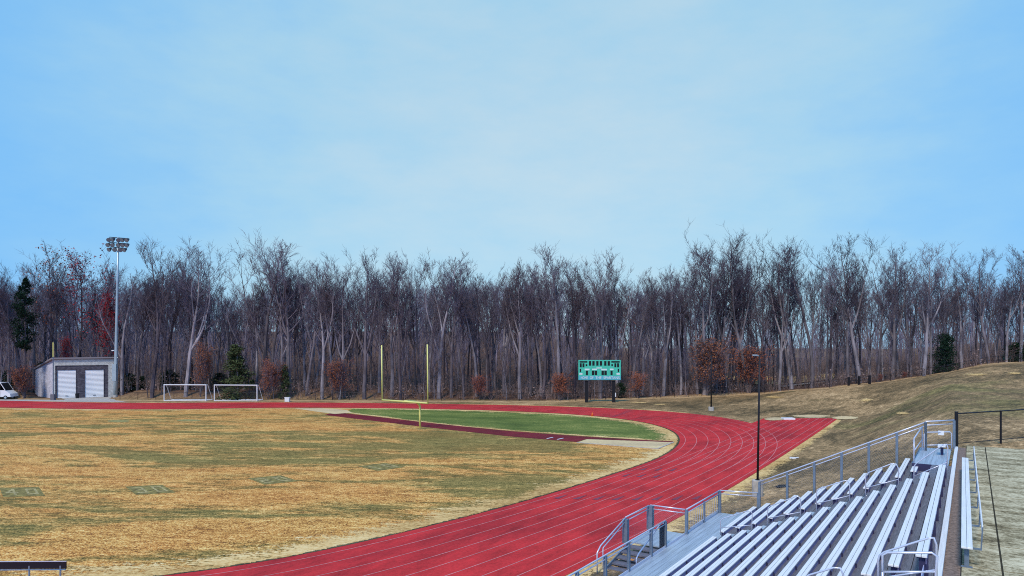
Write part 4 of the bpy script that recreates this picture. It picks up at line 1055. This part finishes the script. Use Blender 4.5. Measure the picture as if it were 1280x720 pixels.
rng = random.Random(11)
def zt_px(px):
    XS = [-80, 0, 20, 65, 110, 135, 165, 190, 235, 262, 305, 330, 362, 390, 410, 455, 490, 515, 545, 580, 620, 700, 760, 800, 850, 880, 905, 935, 962, 990, 1015, 1045, 1075, 1098, 1118, 1155, 1180, 1205, 1235, 1275, 1360]
    YS = [322, 328, 326, 310, 314, 322, 322, 309, 307, 336, 338, 330, 299, 322, 326, 318, 318, 324, 319, 321, 318, 315, 321, 326, 318, 312, 303, 291, 324, 308, 304, 322, 304, 326, 310, 312, 326, 320, 326, 309, 312]
    return float(np.interp(px, XS, YS))
def tree_at(pr, px, dep, topy, name, label, group=None, sx=1.0, cat='tree'):
    x = (px - 640) * dep / FPX; z = T(x, dep); h = hgt(topy, dep) - z
    return plant_tree(pr, name, label, (x, dep, z - .05), h, rng.uniform(0, 6.28), group, sx, cat)
GB = 'bare trees standing in the wood behind the fence'
# landmark trees of the skyline: (photo column, top row, prototype, label)
LM = [(362, 297, WIDE[0], 'broad bare tree whose wide crown tops the skyline right of the soccer goals', 3), (935, 290, WIDE[1], 'tallest bare tree of the wood, above the tall black lamp post', 3),
      (190, 308, TALL[2], 'tall forked bare tree just right of the floodlight mast', 2), (232, 305, TALL[4], 'tall bare tree rising above the left soccer goal', 3), (65, 309, LEAFY[3], 'tall tree keeping some russet leaves behind the shed roof', 2),
      (100, 311, LEAFY[0], 'tall thin tree with a few dark red leaves, left of the floodlight mast', 3), (455, 316, TALL[0], 'bare tree rising straight behind the left yellow upright', 2), (490, 317, TALL[6], 'bare tree between and behind the two yellow uprights', 4),
      (548, 316, TALL[3], 'bare tree just right of the right yellow upright', 3), (1015, 302, TALL[1], 'narrow tall bare tree right of the black lamp post', 2), (1075, 302, TALL[2], 'bare tree above the short dark gate on the bank', 2),
      (1155, 311, TALL[5], 'bare tree behind the bank above the top corner of the bleachers', 2), (1116, 309, TALL[0], 'bare tree between the gate and the top of the bleachers', 3), (990, 307, TALL[4], 'forked bare tree over the end of the sprint chute', 3),
      (1276, 308, TALL[6], 'bare tree cut by the right edge above the green utility box', 1), (905, 303, TALL[3], 'bare tree behind the thin dark lamp post', 4), (880, 311, TALL[1], 'bare tree left of the thin dark lamp post', 3),
      (750, 318, TALL[0], 'tall bare tree rising directly behind the teal scoreboard', 2), (700, 314, TALL[5], 'bare tree just left of the scoreboard', 3), (330, 305, TALL[3], 'slender bare tree above the right soccer goal', 5), (1236, 318, TALL[2], 'bare tree above the right end of the fence on the bank', 2)]
used = []
for px, ty, pr, lb, off in LM:
    dep = fence_y((px - 640) * 113 / FPX) + off + (12 if 40 < px < 142 else 0); tree_at(pr, px, dep, ty, 'bare_tree', lb, sx=1.3 if pr in WIDE else 1.22); used.append(px)
# rank and file; each tree of the front row is told apart by the landmark it stands next to
MARKS = [(-90, 'the left edge of the photo'), (45, 'the left side of the shed'), (144, 'the floodlight mast'), (206, 'the left soccer goal'), (268, 'the right soccer goal'), (359, 'the small white box'), (477, 'the left yellow upright'), (535, 'the right yellow upright'), (600, 'the middle of the green turf'), (733, 'the left scoreboard post'), (768, 'the right scoreboard post'), (889, 'the thin dark lamp post'), (948, 'the tall black lamp post'), (1061, 'the short dark gate'), (1180, 'the dark holly on the bank'), (1259, 'the green utility box')]
ORD = ['first', 'second', 'third', 'fourth', 'fifth', 'sixth', 'seventh', 'eighth', 'ninth', 'tenth', 'eleventh', 'twelfth']
COUNT = {}
def nth(kind, px):
    m_ = [t for t in MARKS if t[0] <= px][-1][1]; k = COUNT.get((kind, m_), 0); COUNT[(kind, m_)] = k + 1
    return '%s %s right of %s' % (ORD[k], kind, m_)
n = 0
px = -70
while px < 1350:
    ty = zt_px(px) + abs(rng.gauss(0, 10)) + 9
    dep = fence_y((px - 640) * 113 / FPX) + rng.uniform(1.5, 6) + (4 if 140 < px < 340 else 0)
    if 40 < px < 150: dep += 13
    if min(abs(px - u) for u in used) > 7:
        tree_at(rng.choice(TALL), px, dep, ty, 'bare_tree', nth('bare front-row tree', px), 'front row of bare trees', rng.uniform(.95, 1.25)); n += 1
    px += rng.uniform(13, 24)
for row, (dd, step, drop) in enumerate(((9, 14.5, 28), (18, 15.0, 42))):
    px = -75 + row * 5
    while px < 1350:
        ty = zt_px(px) + drop + abs(rng.gauss(0, 10))
        dep = fence_y((px - 640) * 113 / FPX) + dd + rng.uniform(-3, 3)
        if not (35 < px < 150 and dep < 126):
            tree_at(rng.choice(TALL + WIDE[:1] + PALE[1:] if rng.random() < .93 else LEAFY[3:]), px, dep, ty, 'bare_tree', 'bare grey tree deeper in the wood behind others', GB, rng.uniform(.8, 1.15)); n += 1
        px += step * rng.uniform(.7, 1.35)
# understorey
GU = 'thin young trees under the tall ones'
px = -60
while px < 1330:
    dep = fence_y((px - 640) * 113 / FPX) + rng.uniform(1, 9) + (12 if 35 < px < 150 else 0)
    x = (px - 640) * dep / FPX; h = rng.uniform(6, 13); plant_tree(rng.choice(SLIM), 'young_tree', nth('thin young tree', px), (x, dep, T(x, dep)), h, rng.uniform(0, 6.28), GU, 1.2); px += rng.uniform(11, 20)
def spot(pr, px, topy, off, name, label, cat='tree', sx=1, group=None):
    dep = fence_y((px - 640) * 113 / FPX) + off + (11 if 40 < px < 142 else 0); return tree_at(pr, px, dep, topy, name, label, group, sx, cat)
spot(PINE, 31, 344, 2, 'pine_tree', 'dark evergreen pine rising left of the shed', sx=.72); spot(CEDAR, 296, 430, 1.4, 'cedar_tree', 'olive green cedar behind the right soccer goal', sx=1.35)
spot(CEDAR, 356, 455, 2.2, 'cedar_tree', 'small olive evergreen below the broad crowned tree', sx=.85); spot(HOLLY[0], 1180, 417, 1.5, 'holly_tree', 'dark green holly beside the fence on the bank', sx=.75)
spot(LEAFY[2], 133, 372, 3, 'red_leaf_tree', 'dark red leaved tree just left of the floodlight mast', sx=.8)
spot(LEAFY[1], 335, 455, 1.2, 'beech_tree', 'russet leaved young beech right of the soccer goals', sx=1.3); spot(LEAFY[1], 424, 455, 1.2, 'beech_tree', 'russet leaved young beech left of the yellow goalpost', sx=1.3)
spot(LEAFY[1], 938, 440, 2, 'beech_tree', 'brown leaved tree behind the tall black lamp post', sx=1.5); spot(LEAFY[1], 884, 430, 1.5, 'beech_tree', 'brown twiggy tree behind the thin dark lamp post', sx=1.5)
spot(LEAFY[1], 250, 436, 3, 'beech_tree', 'faint russet leaved tree between the two soccer goals', sx=.8); spot(LEAFY[2], 82, 425, 2.2, 'red_leaf_tree', 'small red leaved tree above the shed roof', sx=.7)
for (px_, ty_, sx_, lb_) in ((1130, 465, 1.5, 'low red brown bush along the fence right of the gate'), (1100, 468, 1.3, 'low russet bush behind the right end of the gate'), (700, 470, 1.4, 'brown twiggy sapling left of the scoreboard'), (795, 468, 1.4, 'brown twiggy sapling right of the scoreboard'), (600, 472, 1.4, 'brown twiggy sapling midway between goalpost and scoreboard'), (30, 462, 1.3, 'russet leaved sapling behind the wire fence left of the shed')): spot(LEAFY[1], px_, ty_, 1.6, 'sapling', lb_, sx=sx_)
spot(PALE[0], 425, 452, .7, 'birch_tree', 'small white branched tree left of the yellow goalpost', sx=1); spot(PALE[1], 248 + 230, 384, .9, 'bare_tree', 'pale trunk tree framed between the yellow uprights', sx=1)
for (px, ty, sx, lb) in ((15, 462, 1.5, 'dark evergreen shrub at the left edge behind the wire fence'), (57, 452, 1.1, 'dark evergreen thicket against the shed back corner'), (160, 466, 1.1, 'dark shrub just right of the floodlight mast'), (178, 470, 1.2, 'dark shrub between the mast and the left soccer goal'), (212, 462, 1.2, 'dark evergreen shrub behind the left goal post'), (236, 470, 1.1, 'dark low shrub behind the left soccer goal'),
                         (275, 466, 1.2, 'dark evergreen shrub behind the left end of the right soccer goal'), (316, 474, 1.0, 'dark shrub behind the right end of the right soccer goal'), (775, 478, 1.1, 'dark shrub just right of the scoreboard post'), (1270, 428, 1.4, 'dark evergreen mass at the right edge beside the utility box')):
    spot(HOLLY[int(px) % 2], px, ty, 7.5 if px < 330 else 2.6, 'evergreen_shrub', lb, 'shrub', sx * 1.0)
# brush at the foot of the wood and the far wood behind (nobody could count these)
def brush():
    b = MB(); l_ = MB(); r_ = random.Random(77)
    for i in range(7000):
        px = r_.uniform(-80, 1340); dep = fence_y((px - 640) * 113 / FPX) + (r_.uniform(.8 if px > 330 else 5, 30) if r_.random() < .6 else r_.uniform(30, 90)); x = (px - 640) * dep / FPX
        if 30 < px < 150 and dep < 125: continue
        z = T(x, dep); h = r_.uniform(.8, 3.6) if dep < 125 else r_.uniform(1.5, 6)
        p = Vector((x, dep, z)); 
        for _ in range(3):
            q = p + Vector((r_.gauss(0, .5), r_.gauss(0, .5), h * r_.uniform(.6, 1))); m_ = p.lerp(q, .5) + Vector((r_.gauss(0, .12), r_.gauss(0, .12), 0)); b.tube([p, m_, q], [.022, .015, .006], 3, False)
            for _k in range(3):
                t_ = m_.lerp(q, r_.random()); b.tube([t_, t_ + Vector((r_.gauss(0, .4), r_.gauss(0, .4), r_.uniform(.1, .5)))], [.012, .005], 3, False)
    for i in range(9000):
        px = r_.uniform(-60, 1330); dep = fence_y((px - 640) * 113 / FPX) + r_.uniform(.6 if px > 330 else 5, 14); x = (px - 640) * dep / FPX
        if 30 < px < 150 and dep < 125 or noise.noise(Vector((x * .12, dep * .2, 2))) < -.02: continue
        c = Vector((x, dep, T(x, dep) + abs(r_.gauss(0, 1.1)) + .1)); a = Vector((r_.gauss(0, 1), r_.gauss(0, 1), r_.gauss(0, 1))).normalized() * .16; e_ = a.cross(Vector((r_.gauss(0, 1), r_.gauss(0, 1), 1))).normalized() * .12; b.face([c - a, c + e_, c + a, c - e_])
    for i in range(2600):
        px = r_.uniform(-100, 1380); dep = r_.uniform(190, 300); x = (px - 640) * dep / FPX; p = Vector((x, dep, T(x, dep))); q = p + Vector((r_.gauss(0, .8), 0, r_.uniform(4, 10))); b.tube([p, p.lerp(q, .5) + Vector((r_.gauss(0, .3), 0, 0)), q], [.08, .05, .015], 3, False)
        for _k in range(7):
            t_ = p.lerp(q, r_.uniform(.2, 1)); b.tube([t_, t_ + Vector((r_.gauss(0, 1.1), 0, r_.uniform(.3, 1.6)))], [.03, .012], 3, False)
    o = b.build('undergrowth', mat('brush stems', (.21, .15, .14), .9, noise_=(.15, .5, 1.7))); o['kind'] = 'stuff'; o['label'] = 'tangled brown brush along the foot of the wood'
brush()
def far_wood():
    """one woodland mass behind the counted trees: small-detail trees packed into one object"""
    lows = []
    for sd_, fk in ((91, 1), (92, 0), (93, 2)):
        a, b, _ = tree_meshes(sd_, 20, base=.16, spread=.17, fork=fk, nprim=15, dens=.62, r0=.17, twig=.035)
        vs = np.array(a.v + b.v, dtype=np.float32); k = len(a.v); fs = a.f + [tuple(i + k for i in f) for f in b.f]
        q = np.array([f for f in fs if len(f) == 4], dtype=np.int64); lows.append((vs, q))
    r_ = random.Random(5); V = []; F = []; n = 0
    for i in range(1050):
        px = r_.uniform(-110, 1390); dep = r_.uniform(140, 285) if r_.random() < .75 else r_.uniform(136, 170); x = (px - 640) * dep / FPX
        if px > 900 and r_.random() < .35: continue
        z = T(x, dep); h = r_.uniform(15, 22) * (1.0 if px < 880 else .9); vs, q = r_.choice(lows); sc_ = h / 20; a = r_.uniform(0, 6.28); c, s_ = math.cos(a), math.sin(a)
        if hgt(zt_px(px) + 34, dep) < z + h: h = max(9, hgt(zt_px(px) + 34, dep) - z); sc_ = h / 20
        w = vs * np.array([sc_ * 1.1, sc_ * 1.1, sc_], dtype=np.float32); o = np.empty_like(w); o[:, 0] = w[:, 0] * c - w[:, 1] * s_ + x; o[:, 1] = w[:, 0] * s_ + w[:, 1] * c + dep; o[:, 2] = w[:, 2] + z
        V.append(o); F.append(q + n); n += len(o)
    V = np.concatenate(V); F = np.concatenate(F); me = bpy.data.meshes.new('far_woods'); me.vertices.add(len(V)); me.vertices.foreach_set('co', V.ravel())
    me.loops.add(F.size); me.loops.foreach_set('vertex_index', F.ravel().astype(np.int32)); me.polygons.add(len(F)); me.polygons.foreach_set('loop_start', np.arange(0, F.size, 4, dtype=np.int32)); me.polygons.foreach_set('loop_total', np.full(len(F), 4, dtype=np.int32)); me.update(calc_edges=True)
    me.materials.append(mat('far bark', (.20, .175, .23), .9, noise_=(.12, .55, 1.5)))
    o = bpy.data.objects.new('far_woods', me); S.collection.objects.link(o); o['kind'] = 'stuff'; o['label'] = 'far mass of bare woodland behind the counted trees'
far_wood()
print('trees', n, 'objects', len(S.objects))
